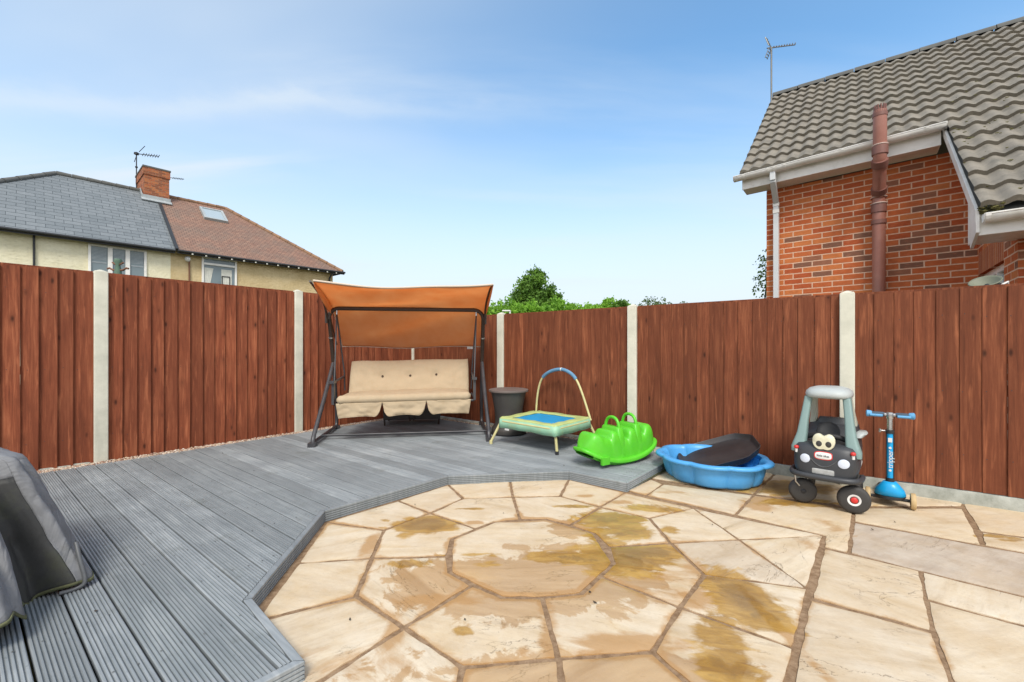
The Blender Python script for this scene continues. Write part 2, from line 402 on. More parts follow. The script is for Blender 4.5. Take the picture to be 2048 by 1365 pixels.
M['brick2'] = m_brick('chimney_brick', [(0, (.23, .08, .04)), (.3, (.40, .12, .05)), (.6, (.28, .11, .06)), (.8, (.46, .16, .06))], (.34, .22, .14), .225, .075)
M['soldier'] = m_brick('soldier_brick', [(0, (.42, .12, .05)), (.5, (.50, .17, .07))], (.60, .40, .28), .075, .45)
M['slate'] = m_rooftile('grey_slate', (.155, .175, .185), (.20, .22, .23), (.04, .05, .055), .42, .24, None)
M['clay'] = m_rooftile('clay_tile', (.33, .185, .125), (.24, .13, .09), (.07, .04, .03), .17, .125, (.20, .155, .12))
M['cream'] = m_render('cream_render', (.76, .70, .48), (.88, .83, .62))
M['buff'] = m_render('buff_render', (.54, .41, .21), (.66, .53, .31))
M['upvc'] = worn('white_upvc', (.84, .82, .77), .35, .06, 3, dirt=(.35, .32, .24), dirta=.35)
M['upvc_grey'] = worn('pale_downpipe', (.62, .64, .64), .35, .05, 3)
M['soilpipe'] = worn('brown_soil_pipe', (.35, .145, .105), .42, .12, 4, dirt=(.5, .35, .28), dirta=.2)
M['soilcollar'] = worn('brown_collar', (.20, .085, .065), .5, .12, 4)
M['sealring'] = worn('seal_ring', (.55, .42, .36), .6, .1, 4)
M['lead'] = worn('lead_flashing', (.36, .39, .39), .5, .15, 5)
M['blackmetal'] = worn('black_metal', (.025, .027, .03), .5, .2, 5)
M['alu'] = worn('aerial_metal', (.20, .20, .19), .45, .2, 5, metal=.6)
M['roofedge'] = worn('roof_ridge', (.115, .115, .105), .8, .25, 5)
M['clayridge'] = worn('clay_ridge', (.26, .15, .085), .8, .3, 4)
M['tile'] = worn('concrete_tile', (.222, .198, .160), .85, .22, 5, .25, 70, dirt=(.10, .095, .07), dirta=.55)
M['moss'] = worn('moss', (.12, .11, .03), .95, .4, 20, .6, 60)
M['frame'] = worn('swing_metal', (.055, .055, .06), .38, .2, 8, spec=.6)
M['framedark'] = worn('swing_brown_metal', (.05, .034, .026), .4, .15, 8)
M['chrome'] = worn('chrome', (.55, .55, .55), .25, .1, 8, metal=.9)
M['cushion'] = worn('beige_cotton', (.46, .365, .245), .92, .05, 5, .25, 350, spec=.1, dirt=(.42, .29, .16), dirta=.3)
M['button'] = worn('button_brown', (.06, .035, .02), .8)
M['rattan'] = worn('grey_plastic_rattan', (.060, .055, .050), .55, .15, 4, .3, 160)
M['rattanlid'] = worn('grey_brown_lid', (.16, .125, .11), .6, .15, 4)
M['mint'] = worn('mint_pvc', (.30, .55, .38), .5, .12, 7, .1, 30, dirt=(.42, .50, .22), dirta=.5)
M['limepad'] = worn('lime_pvc', (.46, .52, .19), .55, .14, 7, .1, 30, dirt=(.35, .55, .33), dirta=.5)
M['jumpmat'] = worn('blue_mat', (.012, .29, .58), .6, .1, 6, .15, 300)
M['paleyellow'] = worn('yellow_tube', (.60, .55, .27), .4, .1, 8)
M['foam'] = worn('blue_foam', (.12, .27, .42), .75, .15, 10, .2, 120)
M['rubber'] = worn('black_rubber', (.022, .022, .024), .6, .2, 8)
M['green'] = worn('green_plastic', (.10, .53, .025), .33, .08, 6, .03, 60, dirt=(.16, .48, .08), dirta=.3)
M['poolblue'] = worn('pool_blue_plastic', (.075, .34, .70), .38, .08, 4, .04, 40, dirt=(.16, .42, .70), dirta=.3)
M['bucket'] = worn('deep_blue_plastic', (.015, .16, .50), .35, .08, 6)
M['tray'] = worn('black_tray_plastic', (.030, .027, .028), .42, .15, 2.5, .02, 12, dirt=(.065, .052, .048), dirta=.45)
M['framelight'] = worn('light_groove', (.10, .105, .11), .4)
M['carbody'] = worn('charcoal_plastic', (.040, .043, .048), .45, .1, 7, .08, 200)
M['cartyre'] = worn('grey_black_tyre', (.042, .040, .038), .6, .15, 7, .08, 100)
M['teal'] = worn('dusty_teal_plastic', (.20, .295, .28), .45, .06, 6, .03, 80)
M['carroof'] = worn('pale_grey_plastic', (.42, .455, .445), .45, .05, 6, .03, 80)
M['pillar'] = worn('warm_white_plastic', (.46, .47, .39), .5, .06, 6)
M['eye'] = worn('cream_decal', (.66, .63, .46), .4, .04, 6)
M['lampw'] = worn('pale_blue_white', (.60, .65, .74), .35, .03, 6)
M['white'] = worn('white_plastic', (.72, .72, .70), .4, .04, 6)
M['red'] = worn('red_plastic', (.60, .035, .03), .35, .05, 6)
M['platesilver'] = worn('plate_silver', (.42, .43, .42), .4, .3, 18)
M['scoot'] = worn('bright_blue_plastic', (.008, .33, .68), .33, .06, 6)
M['grip'] = worn('grip_grey_blue', (.055, .085, .12), .7, .1, 10)
M['gripend'] = worn('grip_pale_blue', (.12, .36, .62), .5, .1, 10)
M['woodwheel'] = worn('pale_wheel', (.50, .36, .18), .55, .2, 8)
t = NT('grey_cover_fabric'); o_ = t.obj(); wv_ = t.noise(t.mapping(o_, (3.6, 3.6, 1.6)), 1.0, 4, .5, 1.2); rd = t.math('ABSOLUTE', t.math('SUBTRACT', wv_, .5))
cc_ = t.mix(t.mr(t.noise(o_, 4, 7, .65), .3, .7), (.175, .178, .185), (.24, .243, .25)); cc_ = t.mix(t.mr(t.noise(o_, 7, 8, .7), .55, .7, 0, .4), cc_, (.11, .11, .09))
t.bump(t.math('ADD', t.mr(rd, 0, .12, 0, 1), t.math('MULTIPLY', t.noise(o_, 260, 2), .04)), .5, .018); M['coverfab'] = t.set(cc_, .72, .25)
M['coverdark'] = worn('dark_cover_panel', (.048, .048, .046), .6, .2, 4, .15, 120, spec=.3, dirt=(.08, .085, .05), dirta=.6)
M['coverhem'] = worn('mossy_hem', (.12, .125, .06), .85, .4, 14, .2, 120)
M['bark'] = worn('bark', (.06, .045, .03), .95, .3, 6, .5, 30)
M['glaze'] = None
t = NT('window_glass'); t.set((.17, .22, .24), .08, .6); M['glaze'] = t.m
t = NT('sky_glass'); t.set((.35, .42, .45), .06, .8); M['skyglaze'] = t.m
M['blind'] = worn('blind_slats', (.30, .34, .36), .6)
M['curtain'] = worn('net_curtain', (.62, .62, .55), .9, .15, 9)
M['copper'] = worn('rusty_copper', (.20, .09, .05), .7)
M['verdigris'] = worn('verdigris', (.10, .17, .12), .7, .2, 20)
M['dish'] = worn('olive_grey_dish', (.17, .18, .125), .6, .15, 8)
# canopy: thin cloth, light comes through it
t = NT('orange_canvas'); o_ = t.obj()
c_ = t.ramp(t.noise(o_, 3.0, 7, .6), [(.3, (.86, .43, .19)), (.7, (.93, .56, .30))])
t.bump(t.noise(t.mapping(o_, (2, 5, 5)), 1.6, 4, .5, .8), .5, .02); t.set(c_, .85, .1)
tr = t.n('ShaderNodeBsdfTranslucent', {'Color': c_}); ms = t.n('ShaderNodeMixShader', {0: .68, 1: t.b.outputs[0], 2: tr.outputs[0]})
t.t.links.new(ms.outputs[0], t.out.inputs[0]); M['canvas'] = t.m
t = NT('pale_binding'); t.set((.62, .52, .42), .9, .1); M['binding'] = t.m
def m_leaf(name, a, b):
    t = NT(name); at = t.attr('tone'); sp = t.n('ShaderNodeSeparateColor', {0: at.outputs['Color']})
    c = t.mix(sp.outputs[0], a, b); t.set(c, .6, .3)
    tr = t.n('ShaderNodeBsdfTranslucent', {'Color': c}); ms = t.n('ShaderNodeMixShader', {0: .35, 1: t.b.outputs[0], 2: tr.outputs[0]})
    t.t.links.new(ms.outputs[0], t.out.inputs[0]); return t.m
M['leafdark'] = m_leaf('oak_leaf', (.05, .125, .018), (.20, .36, .05))
M['leaflight'] = m_leaf('hedge_leaf', (.12, .27, .025), (.30, .55, .06))
M['leafgrey'] = m_leaf('thin_leaf', (.06, .11, .035), (.15, .22, .07))
t = NT('gravel'); at = t.attr('tone'); t.set(at.outputs['Color'], .85, .25); M['gravel'] = t.m

# ------------------------------------------------------------------ ground, fence geometry constants
CX, CY = -1.583, 6.942
dL = Vector((-.6232, -.7821)); dR = Vector((.7902, -.6129))
DZ = .066
g = MB(); g.poly([(-300, -300, -.03), (300, -300, -.03), (300, 300, -.03), (-300, 300, -.03)])
struct(g.build('ground', M['earth'], uv=False))

# patio: mortar bed and slabs, each slab its own outline
slabs = []
def SL(*p, k=.5, j=.5, a=None): slabs.append((p, k, j, a))
SL((988,1044),(1092,1038),(1187,1066),(1227,1126),(1163,1186),(1084,1194),(1004,1194),(900,1144),(904,1078), k=.25, j=.7, a=.0)
SL((952,1057),(988,1044),(1040,1038),(1026,994),(926,997),(860,1026), k=.1)
SL((1040,1038),(1092,1038),(1141,1050),(1201,1014),(1121,992),(1026,994), k=.1)
SL((1141,1050),(1187,1066),(1217,1093),(1342,1086),(1299,1036),(1201,1014), k=.15)
SL((1217,1093),(1227,1126),(1201,1152),(1360,1214),(1409,1149),(1342,1086), k=.3)
SL((1201,1152),(1163,1186),(1084,1194),(1117,1316),(1305,1303),(1360,1214), k=.1)
SL((1084,1194),(1004,1194),(944,1170),(808,1254),(925,1334),(1117,1316), k=.35)
SL((944,1170),(900,1144),(894,1112),(744,1116),(712,1192),(808,1254), k=.3)
SL((894,1112),(904,1078),(952,1057),(860,1026),(768,1060),(744,1116), k=.15)
SL((652,1044),(796,1001),(860,1026),(768,1060), k=.2)
SL((796,1001),(896,969),(926,997),(860,1026), k=.1)
SL((896,969),(1020,962),(1026,994),(926,997), k=.1, j=.7)
SL((1020,962),(1138,959),(1121,992),(1026,994), k=.1, j=.8)
SL((1138,959),(1251,985),(1201,1014),(1121,992), k=.1, j=.9)
SL((652,1044),(768,1060),(744,1116),(596,1126), k=.2)
SL((596,1126),(744,1116),(712,1192),(508,1242), k=.15)
SL((508,1242),(712,1192),(808,1254),(634,1366),(560,1440),(400,1600),(300,1500), k=.2)
SL((808,1254),(925,1334),(890,1520),(400,1620),(560,1440),(634,1366), k=.35)
SL((925,1334),(1117,1316),(1150,1560),(890,1520), k=.3, j=.8)
SL((1117,1316),(1305,1303),(1376,1366),(1520,1560),(1150,1560), k=.3, j=.8)
SL((1305,1303),(1360,1214),(1590,1296),(1574,1366),(1530,1560),(1376,1366), k=.35, j=.6)
SL((1360,1214),(1409,1149),(1617,1176),(1590,1296), k=.2, j=.1)
SL((1409,1149),(1342,1086),(1478,1079),(1614,1176), k=.75)
SL((1342,1086),(1299,1036),(1386,1016),(1478,1079), k=.45)
SL((1201,1014),(1251,985),(1386,1016),(1299,1036), k=.1, j=.9)
SL((1386,1016),(1646,1071),(1478,1079), k=.1, j=.2)
SL((1478,1079),(1646,1071),(1614,1176), k=.15)
SL((1300,958),(1326,968),(1293,991),(1255,981), k=.1, j=1.)
SL((1326,968),(1506,990),(1471,1029),(1293,991), k=.25)
SL((1508,990),(1706,1018),(1698,1106),(1647,1093),(1649,1071),(1472,1029), k=.1, j=.9)
SL((1300,956),(1345,905),(1560,935),(1508,988), k=.3, j=.8)
SL((1510,988),(1563,935),(1930,985),(1925,1012),(1708,1012), k=.25, j=.7)
SL((1708,1016),(1925,1016),(1965,1090),(1708,1042), k=.2)
SL((1707,1044),(1966,1092),(2150,1126),(2300,1154),(2300,1255),(2100,1205),(1700,1106), k=1.0)
SL((1927,1012),(1931,985),(2300,1040),(2300,1105),(1960,1062), k=.3, j=.9)
SL((1961,1064),(2300,1108),(2300,1150),(1968,1090), k=.15)
SL((1647,1096),(1840,1141),(1866,1262),(1624,1195), k=.55)
SL((1842,1142),(2100,1206),(2300,1256),(2300,1318),(2100,1264),(1852,1198), k=.35)
SL((1853,1200),(2100,1266),(2300,1320),(2300,1800),(2000,1700),(1906,1366),(1868,1264), k=.3, j=.3)
SL((1619,1198),(1866,1264),(1906,1368),(1995,1700),(1545,1700),(1584,1366), k=.6)
SL((2310,1046),(3400,1240),(3400,1420),(2310,1112), k=.4)
SL((2310,1116),(3400,1430),(3400,1800),(2310,1256), k=.2)
SL((2310,1262),(3400,1810),(3400,3000),(2310,1800), k=.6)
stains = [  # px x, px y, rx, ry (metres), channel, strength
 (850,1050,.16,.10,0,1.1),(885,1052,.10,.09,0,1.1),(815,1070,.09,.05,0,.7),(820,1128,.10,.04,0,.85),(764,1060,.05,.05,0,.6),
 (940,1018,.14,.025,0,.85),(1148,1013,.12,.03,0,.9),(770,1040,.06,.03,0,.75),(1170,992,.08,.04,2,.8),(950,1045,.06,.03,2,.8),
 (925,1262,.035,.035,0,.95),(938,1268,.018,.018,0,1.1),(1047,1305,.03,.03,2,.9),
 (1150,1060,.16,.12,1,1.0),(1100,1095,.26,.055,1,.8),(1060,1165,.50,.20,1,1.25),(1150,1130,.30,.12,1,1.15),(960,1110,.18,.03,0,.8),(1130,1115,.20,.07,0,1.05),(1190,1120,.14,.06,0,1.0),(975,1130,.08,.05,0,.6),
 (1215,1040,.2,.12,0,1.05),(1250,1060,.14,.12,0,.85),(1190,1075,.10,.12,0,.75),(1240,1110,.22,.16,0,1.1),(1300,1105,.16,.08,0,1.0),(1230,1140,.12,.10,0,.9),(1330,1150,.25,.1,2,.7),(1340,1060,.06,.08,0,.6),
 (1290,1015,.18,.07,0,.85),(1330,1020,.14,.06,0,.8),(1240,1005,.12,.05,2,.8),
 (1480,1190,.12,.22,0,.95),(1530,1235,.12,.12,0,.9),(1450,1180,.10,.1,0,.8),(1440,1280,.11,.1,0,.85),(1455,1335,.10,.09,0,.95),(1430,1240,.07,.06,0,.7),
 (1560,975,.32,.14,0,1.05),(1600,1005,.30,.08,0,1.0),(1660,1010,.30,.06,0,.9),(1510,1010,.1,.12,2,.9),(1480,985,.12,.04,0,.7),(1540,1000,.2,.1,2,.8),
 (1650,1050,.10,.16,2,.7),(1620,1090,.08,.12,2,.6),(1000,1350,.9,.10,1,.75),(1190,1345,.5,.1,1,.95),(1290,1345,.2,.12,1,.8),(1080,1345,.3,.08,1,.9),
 (800,1240,.05,.20,2,.75),(870,1200,.2,.05,2,.9),(960,1180,.2,.05,1,.8),(1100,1250,.05,.3,2,.75),(1350,1190,.2,.12,2,.8),(1390,1140,.08,.1,2,.8),(1290,1290,.25,.06,2,.85),
 (2020,1080,.10,.04,0,.85),(1985,1072,.1,.03,0,.8),(1480,1170,.3,.03,2,.5),(700,1330,.35,.12,2,.55),(1600,1300,.03,.5,2,.7),(1340,985,.2,.05,2,.5),(740,1090,.05,.2,2,.8),(900,1095,.04,.12,2,.9)]
ST = [(G(x, y), rx, ry, ch, s) for x, y, rx, ry, ch, s in stains]
def stain_at(p, sid=0, ctr=None):
    r = [0, 0, 0]
    for qi, (c, rx, ry, ch, s) in enumerate(ST):
        dx = (p[0]-c.x)/rx; dy = (p[1]-c.y)/ry
        if abs(dx) < 2.4 and abs(dy) < 2.4: r[ch] = max(r[ch], s*(.72+.42*((qi*37+sid*61) % 17)/16)*math.exp(-.5*(dx*dx+dy*dy)))
    return r
def inset(poly, d):
    n = len(poly); out = []
    ar = sum(poly[i][0]*poly[(i+1) % n][1]-poly[(i+1) % n][0]*poly[i][1] for i in range(n))
    if ar < 0: poly = poly[::-1]
    for i in range(n):
        a, b, c = Vector(poly[i-1]), Vector(poly[i]), Vector(poly[(i+1) % n])
        e1 = (b-a).normalized(); e2 = (c-b).normalized(); n1 = Vector((-e1.y, e1.x)); n2 = Vector((-e2.y, e2.x))
        k = max(.35, 1+n1.dot(n2)); out.append(b+(n1+n2)*(d/k))
    return out
# (deck outline also bounds the mortar bed)
pv, pf, pc, pst = [], [], [], []
def add_slab(poly, j, tone, rot, z=0.0, step=.03):
    poly = inset(poly, j); n = len(poly); edge = []
    for i in range(n):
        a, b = poly[i], poly[(i+1) % n]; L = (b-a).length; m = max(1, int(L/.035))
        nn = Vector((-(b-a).y, (b-a).x)).normalized()
        for k in range(m):
            q = a.lerp(b, k/m)
            w = 0 if k == 0 else (fbm((q.x*9, q.y*9, 3), 1, 3)*.0055+fbm((q.x*45, q.y*45, 8), 1, 2)*.0022)
            edge.append(q+nn*(w+(.003 if k == 0 else 0)))
    inner = inset([tuple(p) for p in poly], .009); x0 = min(p.x for p in inner); x1 = max(p.x for p in inner); y0 = min(p.y for p in inner); y1 = max(p.y for p in inner)
    pts = []; yy = y0
    def inside(p):
        c = False; jn = len(inner)-1
        for i in range(len(inner)):
            a, b = inner[i], inner[jn]
            if (a.y > p[1]) != (b.y > p[1]) and p[0] < (b.x-a.x)*(p[1]-a.y)/(b.y-a.y)+a.x: c = not c
            jn = i
        return c
    rowk = 0
    while yy < y1:
        xx = x0+(step/2 if rowk % 2 else 0)
        while xx < x1:
            if inside((xx, yy)): pts.append(Vector((xx, yy)))
            xx += step
        yy += step; rowk += 1
    allp = edge+pts; E_ = [(i, (i+1) % len(edge)) for i in range(len(edge))]
    vo, _, fo, _, _, _ = delaunay_2d_cdt(allp, E_, [list(range(len(edge)))], 1, 1e-5)
    tiltx, tilty = random.uniform(-.0015, .0015), random.uniform(-.0015, .0015); cx = sum(p.x for p in poly)/n; cy = sum(p.y for p in poly)/n
    b = len(pv); ne = len(edge)
    slabid = len(pv)
    for i, v in enumerate(vo):
        zz_ = z+tiltx*(v.x-cx)+tilty*(v.y-cy)+fbm((v.x*3, v.y*3, 1), 1, 3)*.0022
        if i < ne: zz_ -= .003
        pv.append((v.x, v.y, zz_)); st_ = stain_at(v, slabid); rc_ = hypot(v.x-.15, v.y-2.25)
        if rc_ < 2.2:                      # damp orange margins beside the joints
            dmin = min(((v-poly[q]) - (poly[(q+1) % n]-poly[q])*max(0, min(1, (v-poly[q]).dot(poly[(q+1) % n]-poly[q])/max(1e-9, (poly[(q+1) % n]-poly[q]).length_squared)))).length for q in range(n))
            st_[2] = max(st_[2], (1.02-.25*rc_)*math.exp(-(dmin/.034)**1.5)*(.75+.6*fbm((v.x*1.7, v.y*1.7, 4), 1, 2)))
        pst.append(st_)
    for f_ in fo: pf.append([b+k for k in f_]); pc.append((tone[0], rot, tone[1]))
    bb = len(pv)
    for i in range(ne):
        v = vo[i]; pv.append((v.x, v.y, z-.03)); pst.append(pst[b+i])
    for i in range(ne):
        k = (i+1) % ne; pf.append([b+i, b+k, bb+k, bb+i]); pc.append((tone[0], rot, tone[1]))
for i, (pp, k, j, a) in enumerate(slabs):
    poly = [(G(x, y).x, G(x, y).y) for x, y in pp]
    add_slab(poly, .0075 if i > 21 else .0105, (k, j if j != .5 else random.random()*.7), random.choice([.05, .48, .93, .9, .12]) if a is None else a)
for (x0, y0, x1, y1) in ((-.75,.2,0,.82),(0,.2,.8,.82),(.8,.2,1.5,.9),(1.5,.2,2.4,.9),(-.8,-1,.3,.2),(.3,-1,1.4,.2),(1.4,-1,2.6,.2),(2.4,.2,3.4,1.2),(2.6,-1,3.6,.2)):
    add_slab([(x0, y0), (x1, y0), (x1, y1), (x0, y1)], .009, (random.random()*.6, random.random()*.7), random.random(), 0, .06)
me = bpy.data.meshes.new('patio_slabs'); me.from_pydata(pv, [], pf)
a1 = me.color_attributes.new('tone', 'FLOAT_COLOR', 'CORNER'); buf = []
for pl in me.polygons:
    for _ in pl.loop_indices: buf += [*pc[pl.index], 1]
a1.data.foreach_set('color', buf)
a2 = me.color_attributes.new('stain', 'FLOAT_COLOR', 'POINT'); buf = []
for s_ in pst: buf += [*s_, 1]
a2.data.foreach_set('color', buf)
me.materials.append(M['stone']); me.polygons.foreach_set('use_smooth', [True]*len(me.polygons)); me.set_sharp_from_angle(angle=radians(50))
o = bpy.data.objects.new('patio', me); COL.objects.link(o); struct(o)
g = MB()
def bedz(i, j):
    x = -4+i*.04; y = -1.2+j*.04; return (x, y, -.0065+fbm((x*8, y*8, 0), 1, 3)*.003)
g.grid(bedz, 226, 160); struct(g.build('mortar_bed', M['mortar'], smooth=180, uv=False, fixn=False))

# ------------------------------------------------------------------ decking
bd = dR.normalized(); bn = Vector((-bd.y, bd.x))        # along the boards / across them
if bn.y < 0: bn = -bn
V = {1: (-.700, 1.450), 2: None, 3: None}
EV = [Vector((-.735, 1.405)), G(504, 1229).xy, G(650, 1043).xy, G(896, 969).xy, G(1138, 959).xy, G(1254, 984).xy, G(1326, 943).xy]
EV[0] = G(610, 1362).xy
e7 = (EV[6]-EV[5]).normalized(); EV.append(EV[6]+e7*.55)
back = (EV[0]-EV[1]).normalized(); EV.insert(0, EV[0]-Vector((cos(radians(48)), sin(radians(48))))*.9)
EV.insert(0, EV[0]+Vector((.1, -.9)))
uv_ = lambda p: (p.dot(bd), p.dot(bn))
EE = [uv_(p) for p in EV]
TR = .030                                               # trim board thickness
def _inner(d):
    out = []
    for j in range(len(EV)):
        es = [(EV[k+1]-EV[k]).normalized() for k in (j-1, j) if 0 <= k < len(EV)-1]; ns = [Vector((-e.y, e.x)) for e in es]
        if len(ns) == 1: out.append(EV[j]+ns[0]*d)
        else: out.append(EV[j]+(ns[0]+ns[1])*(d/(1+ns[0].dot(ns[1]))))
    return out
EI = [uv_(p) for p in _inner(TR+.003)]
def uright(v):
    for (u0, v0), (u1, v1) in zip(EI[:-1], EI[1:]):
        if v0 <= v <= v1 or v1 <= v <= v0:
            k = (v-v0)/(v1-v0) if v1 != v0 else 0
            return u0+k*(u1-u0)
    return None
fl0 = uv_(Vector((CX, CY))-Vector((-dL.y, dL.x))*0); 
nLf = Vector((-dL.y, dL.x)); nLf = nLf if nLf.x > 0 else -nLf       # from left fence into the garden
nRf = Vector((dR.y, -dR.x)); nRf = nRf if nRf.y < 0 else -nRf
c0 = Vector((CX, CY))+nLf*.15
def uleft(v):
    # intersection of line v with the gravel edge (c0 + t dL)
    a = c0.dot(bn); b = dL.dot(bn); t_ = (v-a)/b; return (c0+dL*t_).dot(bd)
vmax = (Vector((CX, CY))+nRf*.10).dot(bn); vmin = EE[0][1]+.02
dm = MB(); pitch = .125; nb = int((vmax-vmin)/pitch)+1
prof_n = 8
for b in range(nb):
    v0 = vmax-(b+1)*pitch+.0035; v1 = v0+pitch-.009
    tone = (random.random(), random.random()); gw = (v1-v0-.012)/prof_n
    pts = [(v0, DZ-.028, 1), (v0, DZ-.003, 0), (v0+.003, DZ, 0)]
    vv = v0+.008
    for k in range(prof_n):
        a = v0+.006+k*gw; pts += [(a+gw*.16, DZ, 0), (a+gw*.30, DZ-.0042, 1), (a+gw*.55, DZ-.0042, 1), (a+gw*.70, DZ, 0)]
    pts += [(v1-.003, DZ, 0), (v1, DZ-.003, 0), (v1, DZ-.028, 1)]
    warpz = random.uniform(-.0012, .0012)
    # the boards are split lengthwise here and there
    prev = None
    for (v, z, dk) in pts:
        vc = min(max(v, vmin), vmax); ur = uright(vc); ul = uleft(vc)
        if ur is None or ur-ul < .02: prev = None; continue
        p0 = bd*ul+bn*v; p1 = bd*ur+bn*v
        i0 = dm.vert((p0.x, p0.y, z+warpz)); i1 = dm.vert((p1.x, p1.y, z+warpz))
        if prev:
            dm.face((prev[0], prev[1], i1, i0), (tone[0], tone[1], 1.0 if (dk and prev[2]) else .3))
        prev = (i0, i1, dk)
deck = struct(dm.build('deck', M['deck'], uv=False, fixn=False))
# (kept below the board surface colour: screw heads, two per joist line)
sm = MB()
for b in range(nb):
    v0 = vmax-(b+1)*pitch+.0035
    for off_ in (.028, .088):
        v = v0+off_
        if v < vmin or v > vmax: continue
        ul, ur = uleft(v), uright(v)
        if ur is None: continue
        u = math.floor(ul/.42)*.42+.2
        while u < ur-.03:
            if u > ul+.03:
                p = bd*(u+random.uniform(-.012, .012))+bn*(v+random.uniform(-.004, .004)); sm.poly([(p.x+cos(a*pi/3)*.0042, p.y+sin(a*pi/3)*.0042, DZ+.0022) for a in range(6)])
            u += .42
struct(sm.build('deck_screws', M['alu'], uv=False))
# trim boards with grooved faces round the deck edge
tb = MB()
for i in range(len(EV)-1):
    a, b = EV[i], EV[i+1]; e = (b-a).normalized(); nrm = Vector((e.y, -e.x))    # outward = towards patio
    if nrm.dot(Vector((.4, 2.6))-a) < 0: nrm = -nrm
    def mit(j):
        if j <= 0 or j >= len(EV)-1: return Vector((0, 0)), e
        p, q, r = EV[j-1], EV[j], EV[j+1]; e1 = (q-p).normalized(); e2 = (r-q).normalized(); return e1, e2
    def off(j, d):
        q = EV[j]
        if j <= 0 or j >= len(EV)-1: return q-nrm*d
        e1, e2 = mit(j); 
        def on_(ev):
            m = Vector((ev.y, -ev.x)); return m if m.dot(nrm) > 0 or True else -m
        n1 = Vector((e1.y, -e1.x)); n2 = Vector((e2.y, -e2.x))
        s1 = 1 if Vector((e.y, -e.x)).dot(nrm) > 0 else -1
        n1 *= s1; n2 *= s1
        return q-(n1+n2)*(d/(1+n1.dot(n2)))
    prof = [(TR, DZ-.03), (TR, DZ+.001), (TR-.003, DZ+.003), (.003, DZ+.003), (0, DZ)]
    z = DZ
    for k in range(4): z0 = DZ-.011-k*.0145; prof += [(0, z0), (.005, z0-.002), (.005, z0-.005), (0, z0-.007)]
    prof += [(0, -.004)]
    tone = (random.random(), random.random()); prev = None
    sh = .0012
    for (d, z) in prof:
        A = off(i, d)+e*sh; B = off(i+1, d)-e*sh
        i0 = tb.vert((A.x, A.y, z)); i1 = tb.vert((B.x, B.y, z))
        if prev: tb.face((prev[0], prev[1], i1, i0), (tone[0], tone[1], .8 if abs(d-.005) < 1e-4 and prev[2] else .2))
        prev = (i0, i1, abs(d-.005) < 1e-4)
trim = struct(tb.build('deck_edging', M['deck'], uv=False, fixn=False))
# dark void below the deck boards
g = MB(); q = [EV[1], EV[2], EV[3], EV[4], EV[5], EV[6], EV[7], Vector((1.75, 4.32)), Vector((CX, CY)), Vector((CX, CY))+dL*9]
g.poly([(p.x, p.y, .012) for p in q]+[(EV[0].x-.3, EV[0].y, .012)]); struct(g.build('deck_underlay', M['earth'], uv=False))

# ------------------------------------------------------------------ fences
def panel(p0, dirv, L, z0, ztop, mat, garden, label, group, saw, gb, bw=.107):
    """p0 start (2D), boards run along dirv for L; garden = 2D normal towards the garden"""
    rz = math.atan2(dirv.y, dirv.x); t = thing('fence_panel', label, 'fence panel', (p0.x, p0.y, 0), rz, group)
    gy = 1 if (Vector((-dirv.y, dirv.x)).dot(garden) > 0) else -1
    m = MB(); x = 0.0
    while x < L-.01:
        w = min(bw*random.uniform(.93, 1.07), L-x)
        if L-x-w < .03: w = L-x
        col = (random.random(), random.random(), random.random())
        t0, t1 = (.005, .026) if saw > 0 else (.0165, .008)
        nz = 7; lean = random.uniform(-.002, .002); cup = random.uniform(-.0015, .0015); tj = random.uniform(-.004, .0)
        xa, xb = x, x+w
        b = len(m.v)
        for k in range(nz):
            z = z0+(ztop+tj-z0)*k/(nz-1); wob = fbm((x*5, z*1.3, 2), 1, 2)*.0025
            m.vert((xa+wob, gy*(.0), z)); m.vert((xa+wob, gy*(t0+cup), z)); m.vert(((xa+xb)/2, gy*((t0+t1)/2+cup+lean), z)); m.vert((xb+wob+.0, gy*(t1+lean), z)); m.vert((xb+wob, 0, z))
        for k in range(nz-1):
            for j in range(4):
                a = b+k*5+j; m.face((a, a+1, a+6, a+5), col)
        m.face([b+(nz-1)*5+j for j in range(5)], col)
        x += w
    wood = m.build('boards', mat, t, uv=False)
    nm = MB(); x = .02
    while x < L:
        for zz_ in (z0+.25, (z0+ztop)/2, ztop-.2):
            c_ = Vector((x+random.uniform(0, .02), gy*.024, zz_+random.uniform(-.02, .02))); nm.poly([c_+Vector((cos(a*pi/3)*.0035, 0, sin(a*pi/3)*.0035)) for a in range(6)])
        x += bw
    nm.build('nails', M['blackmetal'], t, uv=False)['kind'] = 'stuff'
    r = MB(); r.box((L/2, gy*-.03, ztop+.006), (L, .058, .016), col=(.4, .3, .2)) ; 
    for zz_ in (z0+.25, (z0+ztop)/2, ztop-.2): r.box((L/2, gy*-.024, zz_), (L, .038, .07), col=(.5, .3, .2))
    r.build('rails', mat, t, uv=False)
    if gb > 0:
        c = MB(); nx = 60
        def fn(i, j):
            xx = L*i/(nx-1); prof = [(-.03, gb), (.018, gb-.002), (.022, gb-.007), (.022, -.03), (-.03, -.03)]
            y, z = prof[j]; wv = fbm((xx*6+p0.x*7, 0, 1), 1, 4)*.007 if j in (0, 1, 2) else 0
            return (xx, gy*y, z+wv)
        c.grid(fn, nx, 5); c.build('gravel_board', M['board_conc'], t, uv=False, smooth=40)
    return t
def post(p, dirv, z, label, group, w=.1, zb=-.05):
    rz = math.atan2(dirv.y, dirv.x); t = thing('concrete_post', label, 'fence post', (p.x, p.y, 0), rz, group)
    m = MB(); h = w/2
    m.rings([(zb, 0, 0, h, h, 14), (z-.028, 0, 0, h, h, 14), (z-.018, 0, 0, h*.93, h*.93, 8), (z, 0, 0, h*.18, h*.25, 4)], 32)
    m.build('shaft', M['post'], t, uv=False, smooth=35)
    return t
